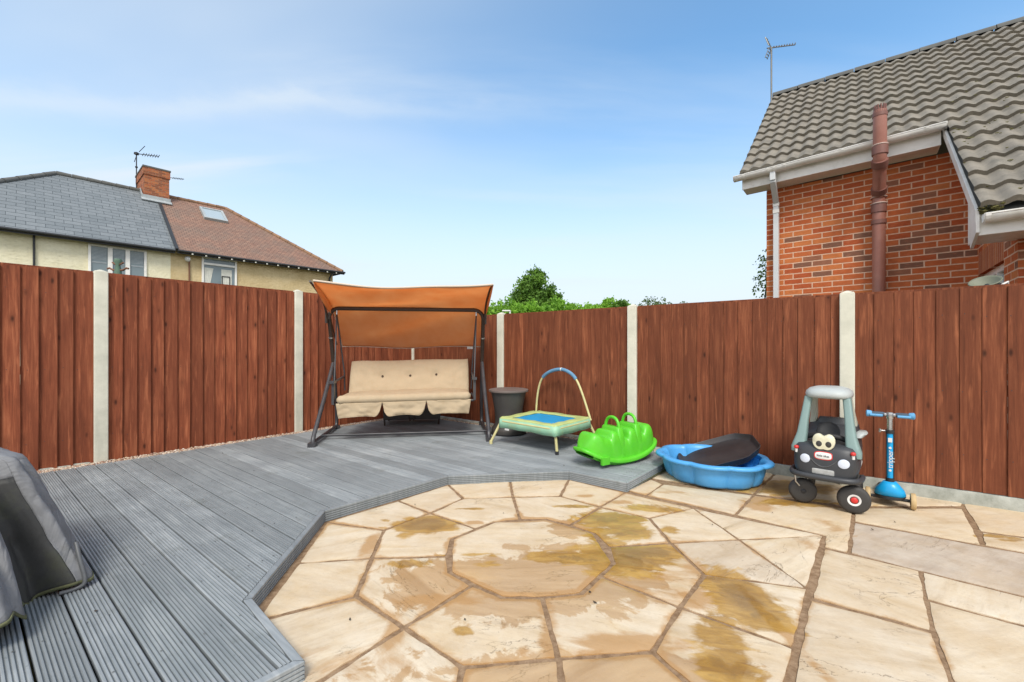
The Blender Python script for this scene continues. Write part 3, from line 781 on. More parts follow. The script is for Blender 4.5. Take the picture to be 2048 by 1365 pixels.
ZL, ZR = 1.823, 1.560
nz_ = Vector((CX, CY)); SP = 1.832
# left fence
for k in range(1, 5):
    a = nz_+dL*(SP*(k-1)+.05); L = SP-.1
    lab = ['left red-brown fence panel meeting the back corner, half hidden behind the swing seat',
           'tall red-brown fence panel between the two visible left posts, under the tan house',
           'red-brown fence panel at the left edge of the photo, above the grey cover',
           'red-brown fence panel beyond the left edge beside the covered furniture'][k-1]
    b_ = a+dL*L
    panel(b_, -dL, L, .045, ZL, M['fence_red'], nLf, lab, 'tall fence panels on the left', 1, .075 if k > 2 else .045)
    if k < 4:
        post(nz_+dL*SP*k, dL, ZL+.035, ['concrete post just left of the orange swing canopy', 'broad concrete post below the white three-pane window, nearest on the left', 'concrete post beyond the left edge of the photo'][k-1], 'concrete posts of the left fence')
post(nz_, dL, ZL-.15, 'thin concrete corner post seen behind the swing seat below the canopy', None)
labR = ['short fence panel in the back corner behind the swing seat and grey tub',
        'fence panel behind the small trampoline, between two concrete posts',
        'fence panel behind the green seesaw and blue sandpit, left of the toy car',
        'nearest right fence panel behind the blue scooter, running out of the photo', 'fence panel beyond the right edge']
for k in range(5):
    a = nz_+dR*(SP*k+.05); L = SP-.1
    if k == 0: a = a+dR*.0
    panel(a, dR, L, .095, ZR, M['fence_dark'], nRf, labR[k], 'lower fence panels on the right', -1, .092, .118)
    if k < 4 and k >= 0 and k != 4:
        post(nz_+dR*SP*(k+1), dR, ZR+.035, ['concrete post right behind the grey tapered tub', 'concrete post behind the green seesaw', 'concrete post directly behind the toy car', 'concrete post outside the right edge'][k], 'concrete posts of the right fence')

# gravel strips: loose pebbles nobody could count
gm = MB(); cols = [(.42,.30,.22),(.52,.42,.32),(.30,.17,.12),(.62,.56,.48),(.36,.22,.15),(.46,.38,.30),(.20,.12,.09),(.55,.44,.30)]
def pebble(c, r):
    col = random.choice(cols); n = 5; b = len(gm.v); ax = random.random()*6.3; sx = random.uniform(.7, 1.5)
    top = gm.vert((c[0], c[1], c[2]+r*.7)); ring = []
    for k in range(n):
        a = 2*pi*k/n+ax; q = random.uniform(.75, 1.15)
        x, y = cos(a)*r*sx*q, sin(a)*r*q/sx
        ring.append(gm.vert((c[0]+x*cos(ax)-y*sin(ax), c[1]+x*sin(ax)+y*cos(ax), c[2]-r*.1)))
    for k in range(n): gm.face((top, ring[k], ring[(k+1) % n]), col)
for i in range(6500):
    t_ = random.uniform(0, 5.2)**1.0; w = random.uniform(.025, .165)
    p = nz_+dL*t_+nLf*w; pebble((p.x, p.y, .050+random.uniform(0, .016)-max(0, w-.14)*.2), random.uniform(.006, .013))
for i in range(2200):
    t_ = random.uniform(0, 4.0); w = random.uniform(.022, .10); p = nz_+dR*t_+nRf*w
    pebble((p.x, p.y, .050+random.uniform(0, .014)), random.uniform(.006, .012))
tag(gm.build('gravel', M['gravel'], uv=False), 'pale brown and red pebbles in the narrow strip between decking and fence', None, None, 'stuff')
g = MB()
for d_, n_, w_, L_ in ((dL, nLf, .16, 8), (dR, nRf, .10, 4.2)):
    a = nz_; g.poly([(a.x, a.y, .048 if d_ is dL else .052), *( (q.x, q.y, .048 if d_ is dL else .052) for q in (a+d_*L_, a+d_*L_+n_*w_, a+n_*w_))])
struct(g.build('gravel_bed', M['mortar'], uv=False))

# ------------------------------------------------------------------ right house
hu = Vector((.7289, -.6847, 0)); hb = Vector((.6256, .7802, 0)); up = Vector((0, 0, 1))
H0 = Vector((3.753, 6.40, 0))
house = thing('brick_house', 'red brick house with grey concrete tiled roof and white gutters behind the right fence', 'house', (H0.x, H0.y, 0))
def HP(u, b, z): return hu*u+hb*b+up*z       # local to house empty (unrotated): u along the wall, b into the house
EZ = 3.42
w = MB()
R1 = 2.126                                    # return wall meets the main wall here
w.poly([HP(0,0,-.03), HP(R1+.3,0,-.03), HP(R1+.3,0,EZ), HP(0,0,EZ)])
w.poly([HP(0,0,-.03), HP(0,0,EZ), HP(0,3.1,5.98), HP(0,6.2,EZ), HP(0,6.2,-.03)])
w.build('wall', M['brick'], house, fixn=False)
# projecting wing with its return wall and soldier course over the window
w = MB(); D1, zs = 1.165, 1.945
w.poly([HP(R1,0,2.19), HP(R1,-1.624,2.19), HP(R1,-1.624,2.34), HP(R1,0,3.5)])
w.poly([HP(R1,-D1,-.03), HP(R1,-1.624,-.03), HP(R1,-1.624,2.19), HP(R1,-D1,2.19)])
w.poly([HP(R1,-1.624,-.03), HP(R1+3,-1.624,-.03), HP(R1+3,-1.624,2.3), HP(R1,-1.624,2.3)])
w.poly([HP(R1,0,-.03), HP(R1,-.05,-.03), HP(R1,-.05,2.19), HP(R1,0,2.19)])
w.poly([HP(R1,-.05,-.03), HP(R1,-D1,-.03), HP(R1,-D1,.9), HP(R1,-.05,.9)])
w.build('wing_wall', M['brick'], house, fixn=False)
w = MB(); w.poly([HP(R1,-.05,zs), HP(R1,-D1,zs), HP(R1,-D1,2.19), HP(R1,-.05,2.19)]); w.build('soldier_course', M['soldier'], house, fixn=False)
w = MB()
for b0, b1, z0, z1 in ((-.05,-D1,zs-.06,zs), (-.05,-D1,.9,.96), (-.05,-.11,.96,zs-.06), (-.58,-.64,.96,zs-.06), (-D1+.06,-D1,.96,zs-.06)):
    c = HP(R1+.07, (b0+b1)/2, (z0+z1)/2); Mx = Matrix((hu, hb, up)).transposed(); w.box(c, (.05, abs(b1-b0), z1-z0), Mx)
wf = w.build('window', M['upvc'], house)
w = MB(); w.poly([HP(R1+.08,-.05,.9), HP(R1+.08,-D1,.9), HP(R1+.08,-D1,zs), HP(R1+.08,-.05,zs)]); w.build('pane', M['skyglaze'], wf)
# roof: double curved concrete tiles laid in courses
c00 = Vector((3.37,6.40,3.66))-H0; c01 = Vector((5.325,8.84,6.207))-H0
c10 = c00+hu*5.2; c11 = c01+hu*5.2-up*.27
def roofpt(u, v, A=c00, B=c10, C=c01, Dd=c11):
    return (A*(1-u)+B*u)*(1-v)+(C*(1-u)+Dd*u)*v
nr = (c10-c00).cross(c01-c00).normalized(); nr = nr if nr.z > 0 else -nr
def tiles(m, pt, nrm, ncol, nrow, wave=.048, sub=10):
    for r in range(nrow):
        b = len(m.v); nu = ncol*sub+1; sh = random.uniform(-.004, .004)
        for j, (vv, lift) in enumerate(((r/nrow-.0, .0), (r/nrow-.0, .046), ((r+.5)/nrow, .027), ((r+1.04)/nrow, .006))):
            for i in range(nu):
                ph = (i/sub) % 1.0
                hgt = wave*(.5+.5*cos(2*pi*(ph-.25)))**.9 if ph < .75 else wave*(.5+.5*cos(2*pi*(ph-.25)))**.6
                col = int(i/sub); jit = (noise.noise(Vector((col*3.7, r*5.1, 0)))*.010)
                p = pt(i/(nu-1), vv)+nrm*(hgt+lift+(jit if j in (1, 2) else 0))
                p += (pt(i/(nu-1), vv)-pt(i/(nu-1), vv+.01)).normalized()*(jit+.006 if j < 2 else 0)
                m.vert(p)
        for j in range(3):
            for i in range(nu-1):
                a = b+j*nu+i; m.face((a, a+1, a+nu+1, a+nu))
m = MB(); tiles(m, roofpt, nr, 34, 12, .034, 8)
sv0 = (c00-c01).normalized()
# lower part of the slope runs on past the short gutter
t0 = (4.93-3.37)/.7289/5.2
uL = 2.14/5.2; L_low = 2.30
def lowpt(u, v):
    A = roofpt(uL+(1-uL)*u, 0); d = (roofpt(uL+(1-uL)*u, 0)-roofpt(uL+(1-uL)*u, 1)).normalized()
    return A+d*L_low*(1-v)
tiles(m, lowpt, nr, 20, 7, .034, 8)
roof = m.build('roof', M['tile'], house, smooth=50, uv=False, fixn=False)
m = MB(); m.poly([roofpt(0,0)-nr*.03, roofpt(1,0)-nr*.03, roofpt(1,1)-nr*.03, roofpt(0,1)-nr*.03]); m.poly([lowpt(0,0)-nr*.03, lowpt(1,0)-nr*.03, lowpt(1,1)-nr*.03, lowpt(0,1)-nr*.03])
bk0, bk1 = c01+hb*3.1-up*2.5, c11+hb*3.1-up*2.5
m.poly([c01-up*.03, c11-up*.03, bk1, bk0]); m.build('roof_back', M['roofedge'], roof)
m = MB()
for k in range(12):                                # ridge tiles
    a = roofpt(k/12, 1.0); b = roofpt((k+1)/12-.002, 1.0); pr = 8
    bb = len(m.v); yax = hb
    for q in (a, b):
        for i in range(pr+1):
            an = pi*i/pr; m.vert(q+yax*cos(an)*.12+up*(sin(an)*.105-.02+(.006 if q is a else 0)))
    for i in range(pr): m.face((bb+i, bb+i+1, bb+pr+2+i, bb+pr+1+i))
    m.face([bb+i for i in range(pr+1)])
m.build('ridge_tiles', M['roofedge'], roof, uv=False, smooth=50)
# verge (cut edge of the tiles) on the far left
m = MB(); a, b = roofpt(0, 0), roofpt(0, 1); m.prism([a-nr*.05+hu*.02, a+nr*.03+hu*.02, b+nr*.03+hu*.02, b-nr*.05+hu*.02], -hu*.03); m.build('verge', M['roofedge'], roof, uv=False)
# fascia, soffit box
def plank(m, a, b, h, t, nrm):                     # a-b top edge, h down, t thick along nrm
    m.prism([a, b, b-up*h, a-up*h], nrm*t)
m = MB(); g0 = HP(-.27,-.28,3.60); g1 = HP(1.80,-.28,3.60)
m.prism([g0, HP(-.27,-.28,3.44), HP(-.27,.02,3.44), HP(-.27,.25,3.55), HP(-.27,.1,3.75)], hu*2.07)
m.build('eaves_box', M['upvc'], house, bevel=.004)
m = MB(); plank(m, g0+up*.0-hb*.002, g1-hb*.002, .17, .018, -hb); m.build('fascia', M['upvc'], house)
def gutter(name, a, b, r=.062, brackets=()):
    m = MB(); n = 10; d = (b-a).normalized(); out = -hb; N2 = 24
    def fn(i, j):
        q = a.lerp(b, i/(N2-1)); an = pi*j/(n-1); sag = sin(i*.9)*.0015
        return q+out*(-cos(an)*r)+up*(-sin(an)*r+sag)
    m.grid(fn, N2, n)
    for s_ in (-1, 1): m.tube([a+out*r*s_, b+out*r*s_], .006, 6)
    o = m.build(name, M['upvc'], house, smooth=40, solid=.004)
    m = MB()
    for q, e in ((a, -d), (b, d)):
        m.prism([q+out*(-cos(pi*j/8)*(r+.004))+up*(-sin(pi*j/8)*(r+.004)+.005) for j in range(9)], e*.008)
    m.split('end_cap', M['upvc'], o)
    m = MB()
    for k in brackets:
        q = a.lerp(b, k)
        def fb(i, j): an = pi*j/9; return q+d*(i*.03-.015)+out*(-cos(an)*(r+.008))+up*(-sin(an)*(r+.008)+.004)
        m.grid(fb, 2, 10)
    m.split('bracket', M['upvc'], o, solid=.005)
    return o
gutter('gutter', HP(-.36,-.375,3.605), HP(1.83,-.375,3.63), .062, (.06, .20, .235, .29, .58, .93))
# downpipe with swan neck
m = MB()
def sq(m, pts, r):
    for a, b in zip(pts[:-1], pts[1:]):
        d = (b-a).normalized(); x = hu; y = d.cross(x).normalized(); m.prism([a+x*r+y*r, a-x*r+y*r, a-x*r-y*r, a+x*r-y*r], b-a)
q = .135
sq(m, [HP(q,-.375,3.56), HP(q,-.375,3.44), HP(q,-.07,3.20), HP(q,-.07,-.0)], .033)
dp = m.build('downpipe', M['upvc_grey'], house, bevel=.004)
m = MB()
for z in (3.18, 3.08, .9): m.box(HP(q,-.07,z), (.078, .078, .05), Matrix((hu, hb, up)).transposed())
m.split('pipe_collar', M['upvc'], dp)
# soil pipe
m = MB(); su = 1.264; R_ = .066
m.tube([HP(su,-.10,-.0), HP(su,-.10,2.98), HP(su,-.12,3.04), HP(su,-.44,3.32), HP(su,-.50,3.40), HP(su,-.50,3.93)], R_, 20)
sp_ = m.build('soil_pipe', M['soilpipe'], house, smooth=40)
m = MB()
for z, b_, h_ in ((2.87,-.10,.10), (2.70,-.10,.05), (3.46,-.50,.10)): m.tube([HP(su,b_,z-h_/2), HP(su,b_,z+h_/2)], R_+.012, 20)
m.tube([HP(su,-.14,3.06), HP(su,-.20,3.11)], R_+.014, 20); m.tube([HP(su,-.42,3.30), HP(su,-.48,3.36)], R_+.014, 20)
m.tube([HP(su,-.50,3.86), HP(su,-.50,3.90)], R_+.006, 20)
m.split('pipe_collar', M['soilcollar'], sp_, smooth=40); m = MB(); m.tube([HP(su,-.50,3.90), HP(su,-.50,3.925)], R_, 20)
for k in range(12):
    an = 2*pi*k/12; m.box(HP(su,-.50,3.95)+Vector((cos(an), sin(an), 0))*R_*.8, (.012, .012, .09))
m.build('vent_cowl', M['soilcollar'], sp_, smooth=40)
m = MB()
for c, r in ((HP(su,-.10,2.93), R_+.014), (HP(su,-.10,3.01), R_+.013), (HP(su,-.50,3.52), R_+.008)):
    m.tube([c+Vector((cos(2*pi*k/20), sin(2*pi*k/20), 0))*r for k in range(20)], .008, 8, closed=True)
m.split('seal_ring', M['sealring'], sp_, smooth=40)
# barge board down the side of the lower roof, box end, lower fascia and gutter
m = MB(); A = lowpt(0, 1)-nr*.02; B = lowpt(0, .02)-nr*.02
m.prism([A, B, B-up*.10, A-up*.10], -hu*.022)
m.prism([B-hb*.02+up*.0, B+up*.03+hb*.22, B+hb*.30-up*.02, B+hb*.22-up*.28, B-up*.19-hb*.02], -hu*.02)
m.build('bargeboard', M['upvc'], house)
lowz = lowpt(0, 0).z; Lb = lowpt(0, 0)
m = MB(); A = Lb+hb*.05-up*.03; m.prism([A, A-up*.17, A-up*.17+hb*.46, A+up*.3+hb*.46], hu*3.0); m.build('wing_soffit', M['upvc'], house, bevel=.004)
lg = Lb-hb*.02-up*.055+hu*.02
gutter('wing_gutter', lg, lg+hu*3.0, .06, (.005, .12, .45))
m = MB()
for k in range(60):
    q = Lb+hb*random.uniform(-.03, .08)+hu*random.uniform(.0, .12)+up*random.uniform(-.03, .02); r = random.uniform(.008, .02)
    m.lathe([(r*.2, -r*.6), (r, 0), (r*.3, r*.6)], 6, q)
m.build('moss', M['moss'], roof, smooth=60)
# lichen and debris flakes on the lower tiles
m = MB()
for k in range(260):
    u_, v_ = random.random(), random.random()
    pt = lowpt(u_*.7, v_) if random.random() < .7 else roofpt(.42+.5*u_, v_*.35)
    r = random.uniform(.006, .02); q = pt+nr*(.058+random.uniform(-.015, .0)); x = hu*r; y = (hb*.8+up*.55)*r*.6
    m.poly([q-x, q-y*.8+x*.3, q+x, q+y]); 
m.build('lichen', M['moss'], roof, uv=False, solid=.006)['kind'] = 'stuff'
# television aerial on the far gable
def aerial(parent, base, h, ax, ay, mat, boom, n, el, thick=.012):
    m = MB(); top = base+up*h; m.tube([base, top], thick, 8); o = m.build('aerial', mat, parent, uv=False, smooth=60)
    m = MB(); m.tube([top-ax*.08, top+ax*boom+up*-.02], thick*.8, 6)
    for k in range(n):
        q = top+ax*(boom*(.12+.88*k/(n-1))); L = el*(1-.35*k/n); m.tube([q-ay*L, q+ay*L], thick*.45, 5); m.tube([q-ay*L*.6-up*.03, q+ay*L*.6+up*.03], thick*.35, 5)
    # reflector grid
    for s_ in (-1, 1):
        for k in range(4):
            z_ = s_*(.04+.05*k); q = top-ax*(.02+.02*k)+up*z_; m.tube([q-ay*el*1.5, q+ay*el*1.5], thick*.5, 5)
        for s2 in (-1, 1): m.tube([top-ax*.03+up*s_*.03+ay*s2*el*1.5, top-ax*.09+up*s_*.2+ay*s2*el*1.5], thick*.5, 5)
    m.build('array', mat, o, uv=False)
ab = Vector((5.11, 8.55, 5.35))-H0
aerial(house, ab, 1.68, Vector((.85, -.5, -.16)).normalized(), Vector((.62, .72, .30)).normalized(), M['alu'], .40, 9, .065, .016)

# ------------------------------------------------------------------ left pair of houses
lu = Vector((.666, .746, 0)); lb = Vector((-.746, .666, 0)); E0 = Vector((-12.39, 16.0, 0))
def LP(t, b, z): return E0+lu*t+lb*b+up*z
ZE, ZRG, DD = 4.72, 7.66, 3.83
TR_, TLr = 6.41, 2.58                     # right eaves corner, right ridge end
TLl = TLr-5.5; TL_ = TLl-DD
slatehouse = thing('rendered_house', 'cream rendered house with grey slate roof above the left fence', 'house', tuple(LP(-3, 3, 0)))
clayhouse = thing('rendered_house', 'buff rendered house with brown clay tile roof and skylight, left of the canopy', 'house', tuple(LP(3, 3, 0)))
def bl(m, name, mat, par, **k):
    o = m.build(name, mat, par, **k); o.location = -par.location; return o
wl = .32
m = MB(); m.poly([LP(TL_+wl,wl,-.03), LP(-.1,wl,-.03), LP(-.1,wl,ZE+.02), LP(TL_+wl,wl,ZE+.02)]); m.poly([LP(TL_+wl,wl,-.03), LP(TL_+wl,wl,ZE+.02), LP(TL_+wl,7.3,ZE+.02), LP(TL_+wl,7.3,-.03)])
bl(m, 'wall', M['cream'], slatehouse, fixn=False)
m = MB(); m.poly([LP(-.1,wl,-.03), LP(TR_-wl,wl,-.03), LP(TR_-wl,wl,ZE+.02), LP(-.1,wl,ZE+.02)]); m.poly([LP(TR_-wl,wl,-.03), LP(TR_-wl,7.3,-.03), LP(TR_-wl,7.3,ZE+.02), LP(TR_-wl,wl,ZE+.02)])
bl(m, 'wall', M['buff'], clayhouse, fixn=False)
m = MB(); m.poly([LP(TL_,0,ZE), LP(0,0,ZE), LP(0,DD,ZRG), LP(TLl,DD,ZRG)]); m.poly([LP(TL_,0,ZE), LP(TLl,DD,ZRG), LP(TL_,2*DD,ZE)]); m.poly([LP(TL_,2*DD,ZE), LP(TLl,DD,ZRG), LP(0,DD,ZRG), LP(0,2*DD,ZE)])
rfs = bl(m, 'roof', M['slate'], slatehouse)
m = MB(); m.poly([LP(0,0,ZE+.0), LP(TR_,0,ZE), LP(TLr,DD,ZRG), LP(0,DD,ZRG)]); m.poly([LP(TR_,0,ZE), LP(TR_,2*DD,ZE), LP(TLr,DD,ZRG)]); m.poly([LP(0,DD,ZRG), LP(TLr,DD,ZRG), LP(TR_,2*DD,ZE), LP(0,2*DD,ZE)])
rfc = bl(m, 'roof', M['clay'], clayhouse)
def caps(a, b, n, r, mat, par, name):
    m = MB(); d = (b-a)/n
    for k in range(n): m.tube([a+d*k, a+d*(k+.97)], [r*1.06, r*.92], 10)
    o = m.build(name, mat, par, smooth=50, uv=False); o.location = (0, 0, 0); return o
caps(LP(TLl,DD,ZRG+.01), LP(0,DD,ZRG+.01), 7, .10, M['roofedge'], rfs, 'ridge_tiles')
caps(LP(TL_,0,ZE+.02), LP(TLl,DD,ZRG+.02), 12, .09, M['roofedge'], rfs, 'hip_tiles')
caps(LP(0.05,DD,ZRG), LP(TLr,DD,ZRG), 7, .09, M['clayridge'], rfc, 'ridge_tiles')
caps(LP(TR_,0,ZE+.01), LP(TLr,DD,ZRG+.01), 15, .085, M['clayridge'], rfc, 'hip_tiles')
# party verge strip
m = MB(); n_ = (lb*-.6+up*.8); m.prism([LP(-.02,-.02,ZE), LP(.08,-.02,ZE), LP(.08,3.3,ZE+2.54), LP(-.02,3.3,ZE+2.54)], n_*.05)
o = m.build('verge', M['blackmetal'], rfs, uv=False)
# gutters
for (t0_, t1_, par, z_) in ((TL_, -.02, slatehouse, ZE-.05), (.05, TR_+.12, clayhouse, ZE-.03)):
    m = MB(); m.tube([LP(t0_,-.03,z_), LP(t1_,-.03,z_)], .045, 8); m.prism([LP(t0_,.03,z_), LP(t1_,.03,z_), LP(t1_,.03,z_-.09), LP(t0_,.03,z_-.09)], lb*.03)
    if par is clayhouse: m.tube([LP(TR_+.05,-.03,z_), LP(TR_+.05,3,z_)], .055, 8)
    bl(m, 'gutter', M['blackmetal'], par, smooth=50)
m = MB()
for k in range(14): m = MB(); m.box(LP(.5+k*.43,-.05,ZE-.1), (.045, .045, .045)); bl(m, 'rafter_foot', M['curtain'], clayhouse)
RF = m
# soffit shade board
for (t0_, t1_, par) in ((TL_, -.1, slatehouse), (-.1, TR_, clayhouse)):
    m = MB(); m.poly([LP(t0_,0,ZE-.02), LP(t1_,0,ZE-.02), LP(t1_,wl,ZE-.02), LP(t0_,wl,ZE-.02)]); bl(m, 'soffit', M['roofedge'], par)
def lwin(x0, x1, y0, y1, par, lights, transom=None, kind=0):
    W0 = LP(0, wl, 0); t0_ = on(x0, W0, lu); t1_ = on(x1, W0, lu); p = W0+lu*t0_; p2 = W0+lu*t1_
    z1 = CH+(YH-y0)/F*p.y; z0 = z1-1.25; Mx = Matrix((lu, lb, up)).transposed()
    m = MB(); fr = .07
    def bar(ta, tb, za, zb, dep=.06, o=.03): m.box(LP((ta+tb)/2, wl-o, (za+zb)/2), (abs(tb-ta), dep, abs(zb-za)), Mx)
    bar(t0_, t1_, z1-fr, z1); bar(t0_, t1_, z0, z0+fr); bar(t0_, t0_+fr, z0+fr, z1-fr); bar(t1_-fr, t1_, z0+fr, z1-fr)
    for k in lights: tt = t0_+(t1_-t0_)*k; bar(tt-.06, tt+.06, z0+fr, z1-fr, .062, .033)
    if transom: bar(t0_+fr, t1_-fr, z1-transom-.04, z1-transom+.04, .07, .036)
    o = bl(m, 'window', M['upvc'], par, bevel=.006)
    g = MB(); g.poly([LP(t0_,wl-.012,z0), LP(t1_,wl-.012,z0), LP(t1_,wl-.012,z1), LP(t0_,wl-.012,z1)]); g.build('pane', M['glaze'], o)
    g = MB()
    if kind == 0:
        edges = [0]+list(lights)+[1]
        for a_, b_ in zip(edges[:-1], edges[1:]):
            ta, tb = t0_+(t1_-t0_)*a_+.09, t0_+(t1_-t0_)*b_-.09
            for k in range(9): g.box(LP((ta+tb)/2, wl-.017, z1-.14-k*.045), (tb-ta, .004, .026), Mx)
            g.box(LP((ta+tb)/2, wl-.019, z1-.60), (tb-ta, .006, .05), Mx)
            g.build('blind', M['blind'], o); g = MB()
    else:
        def cf(i, j):
            u_ = i/15; v_ = j/9; base = 0 if True else 0
            w_ = .30*(1-.45*(1-v_)); return LP(t0_+.09+w_*u_+.0, wl-.018+.004*sin(i*1.6), z0+.08+(z1-z0-.5)*v_)
        def cg(i, j):
            u_ = i/15; v_ = j/9; return LP(t0_+(t1_-t0_)*.55+.36*u_, wl-.018+.004*sin(i*1.6), z0+.08+(z1-z0-.5)*v_)
        g.grid(cf, 16, 10); g.grid(cg, 16, 10); g.build('curtain', M['curtain'], o, smooth=60)
        g = MB(); q = LP(t0_+(t1_-t0_)*.68, wl-.035, z0+.36); 
        for dx, dz, sx, sz in ((-.13,0,.03,.4),(.13,0,.03,.4),(0,.19,.29,.03),(0,-.19,.29,.03)): g.box(q+lu*dx+up*dz, (sx, .01, sz), Mx)
        g.build('picture', M['blackmetal'], o)
    return o
lwin(176, 293, 487, 556, slatehouse, (.36, .66))
lwin(403, 473, 513, 572, clayhouse, (), .27, 1)
# pipes on the walls
for x, par, mat, yy in ((68, slatehouse, M['blackmetal'], 4.62), (378, clayhouse, M['copper'], 4.45)):
    t_ = on(x, LP(0, wl, 0), lu); m = MB(); m.tube([LP(t_,wl-.05,0), LP(t_,wl-.05,yy)], .028, 8); bl(m, 'wall_pipe', mat, par, smooth=60)
t_ = TR_-wl-.25; m = MB(); m.tube([LP(t_+.1,0,ZE-.05), LP(t_+.05,wl-.08,ZE-.35), LP(t_,wl-.06,0)], .04, 8); bl(m, 'downpipe', M['blackmetal'], clayhouse, smooth=60)
t_ = on(370, LP(0, wl, 0), lu); m = MB(); m.lathe([(.03,0),(.09,.04),(.11,.10),(.02,.12)], 12, LP(t_,wl-.12,ZE-.25), Matrix.Rotation(-pi/2, 3, 'X')); bl(m, 'security_lamp', M['white'], clayhouse, smooth=60)
# skylight
def onroof(x, y):            # meet the front slope
    r = Vector(((x-1024)/F, 1, (YH-y)/F)); o_ = Vector((0, 0, CH)); a = LP(0,0,ZE); n = (LP(1,0,ZE)-a).cross(LP(0,DD,ZRG)-a)
    k = (a-o_).dot(n)/r.dot(n); return o_+r*k
n = (LP(1,0,ZE)-LP(0,0,ZE)).cross(LP(0,DD,ZRG)-LP(0,0,ZE)).normalized()
c = [onroof(402,418), onroof(440,424), onroof(452,447), onroof(413,441)]
sl = (LP(0,DD,ZRG)-LP(0,0,ZE)).normalized(); cen = (c[0]+c[1]+c[2]+c[3])/4; Ms = Matrix((lu, sl, n)).transposed()
wd, hd = .80, .98
m = MB()
for dx, dy, sx, sy in ((-wd/2,0,.09,hd+.09),(wd/2,0,.09,hd+.09),(0,hd/2,wd-.09,.09),(0,-hd/2,wd-.09,.09)): m.box(cen+lu*dx+sl*dy+n*.05, (sx, sy, .12), Ms)
sk = m.build('skylight', M['lead'], rfc)
m = MB(); m.box(cen+n*.05, (wd-.09, hd-.09, .06), Ms); m.build('pane', M['skyglaze'], sk)
# chimney shared by the two
m = MB(); T0, T1, B0, B1 = -.445, .385, 3.3, 5.1; zt = 8.60
m.prism([LP(T0,B0,6.9), LP(T1,B0,6.9), LP(T1,B1,6.9), LP(T0,B1,6.9)], up*(zt-.34-6.9))
ch = m.build('chimney', M['brick2'], rfs)
m = MB(); m.prism([LP(T0-.03,B0-.03,zt-.34), LP(T1+.03,B0-.03,zt-.34), LP(T1+.03,B1+.03,zt-.34), LP(T0-.03,B1+.03,zt-.34)], up*.30); m.build('corbel', M['brick2'], ch)
m = MB(); m.prism([LP(T0-.05,B0-.05,zt-.04), LP(T1+.05,B0-.05,zt-.04), LP(T1+.05,B1+.05,zt-.04), LP(T0-.05,B1+.05,zt-.04)], up*.06); m.build('cap', M['roofedge'], ch)
m = MB(); zb_ = ZE+(ZRG-ZE)/DD*B0
m.prism([LP(T0-.04,B0-.05,zb_-.08), LP(T1+.04,B0-.05,zb_-.08), LP(T1+.04,B0-.05,zb_+.16), LP(T0-.04,B0-.05,zb_+.16)], lb*.08)
m.prism([LP(T0-.1,B0-.22,zb_-.13), LP(T1+.06,B0-.22,zb_-.13), LP(T1+.06,B0-.03,zb_+.0), LP(T0-.1,B0-.03,zb_+.0)], n*.04)
m.prism([LP(T0-.04,B0,zb_-.05), LP(T0-.04,DD,ZRG-.05), LP(T0-.04,DD,ZRG+.14), LP(T0-.04,B0,zb_+.16)], -lu*.03); m.build('flashing', M['lead'], ch)
def lyagi(base, h, ax, ay, boom, nn, el):
    m = MB(); top = base+up*h; m.tube([base, top], .022, 6); m.tube([top-up*.62, top-up*.56], .05, 6); o = m.build('aerial', M['blackmetal'], ch, uv=False)
    m = MB(); m.tube([top-ax*.1, top+ax*boom], .018, 6)
    for k in range(nn): q = top+ax*(boom*(.3+.7*k/(nn-1))); m.tube([q-ay*el*.5, q+ay*el*.5], .012, 5)
    for s_ in (-1, 1): m.tube([top+ay*s_*.1+ax*.05, top+ay*s_*.42+ax*.12], .014, 5)
    m.box(top, (.12, .12, .1)); m.build('array', M['blackmetal'], o, uv=False)
rt = Vector((1, .2, -.06)).normalized(); ob = Vector((.55, 0, .83)).normalized()
lyagi(LP(T0-.03, B1-.2, 7.7), 1.85, rt, ob, .85, 7, .16)
m = MB(); a = LP(T1+.02, B0+.3, 8.43); m.tube([a, a+rt*.6], .012, 5)
for k in range(7): m.tube([a+rt*(.18+k*.06)-ob*.05, a+rt*(.18+k*.06)+ob*.05], .008, 5)
m.build('aerial', M['blackmetal'], ch, uv=False)

# ------------------------------------------------------------------ garden ornament showing above the fence, dish, lamp post
q = P(236, 545, 6.2); bt = thing('garden_ornament', 'greenish post with rusty side arms peeping over the left fence by the window', 'ornament', (q.x, q.y, 0))
m = MB(); m.tube([(0,0,0), (0,0,q.z-.08), (0,0,q.z+.02), (0,0,q.z+.10), (0,0,q.z+.16), (0,0,q.z+.19)], [.045, .045, .042, .026, .05, .04], 12); m.build('pole', M['verdigris'], bt, smooth=50)
m = MB()
for s_ in (-1, 1):
    m.tube([(0,0,q.z+.03), (s_*.07,0,q.z+.03), (s_*.12,0,q.z+.06), (s_*.15,0,q.z+.05)], .014, 8); m.tube([(0,0,q.z+.10), (s_*.05,0,q.z+.12), (s_*.08,0,q.z+.14)], .012, 8)
m.build('arm', M['copper'], bt, smooth=50)
qd = P(1976, 566, 3.25); ds = thing('satellite_dish', 'olive grey dish lying edge-on just over the right fence beside the brick wing', 'dish', (qd.x, qd.y, 0))
m = MB(); Mt = Matrix.Rotation(radians(100), 3, 'X') @ Matrix.Rotation(0, 3, 'Z'); Mt = Matrix.Rotation(radians(-28), 3, 'Y') @ Matrix.Rotation(radians(14), 3, 'X')
prof = [(.004+.085*k/8, .045*(k/8)**2) for k in range(9)]
m.lathe([(r, z-.03) for r, z in prof], 28, (-.02, 0, qd.z), Mt, caps=False); m.build('bowl', M['dish'], ds, smooth=60, solid=.008)
m = MB(); m.tube([(-.01,0,qd.z-.02), (.06,.03,qd.z-.06), (.10,.05,.6)], .016, 8); m.box((.06,.0,qd.z-.03), (.07,.05,.05)); m.build('mount', M['blackmetal'], ds)
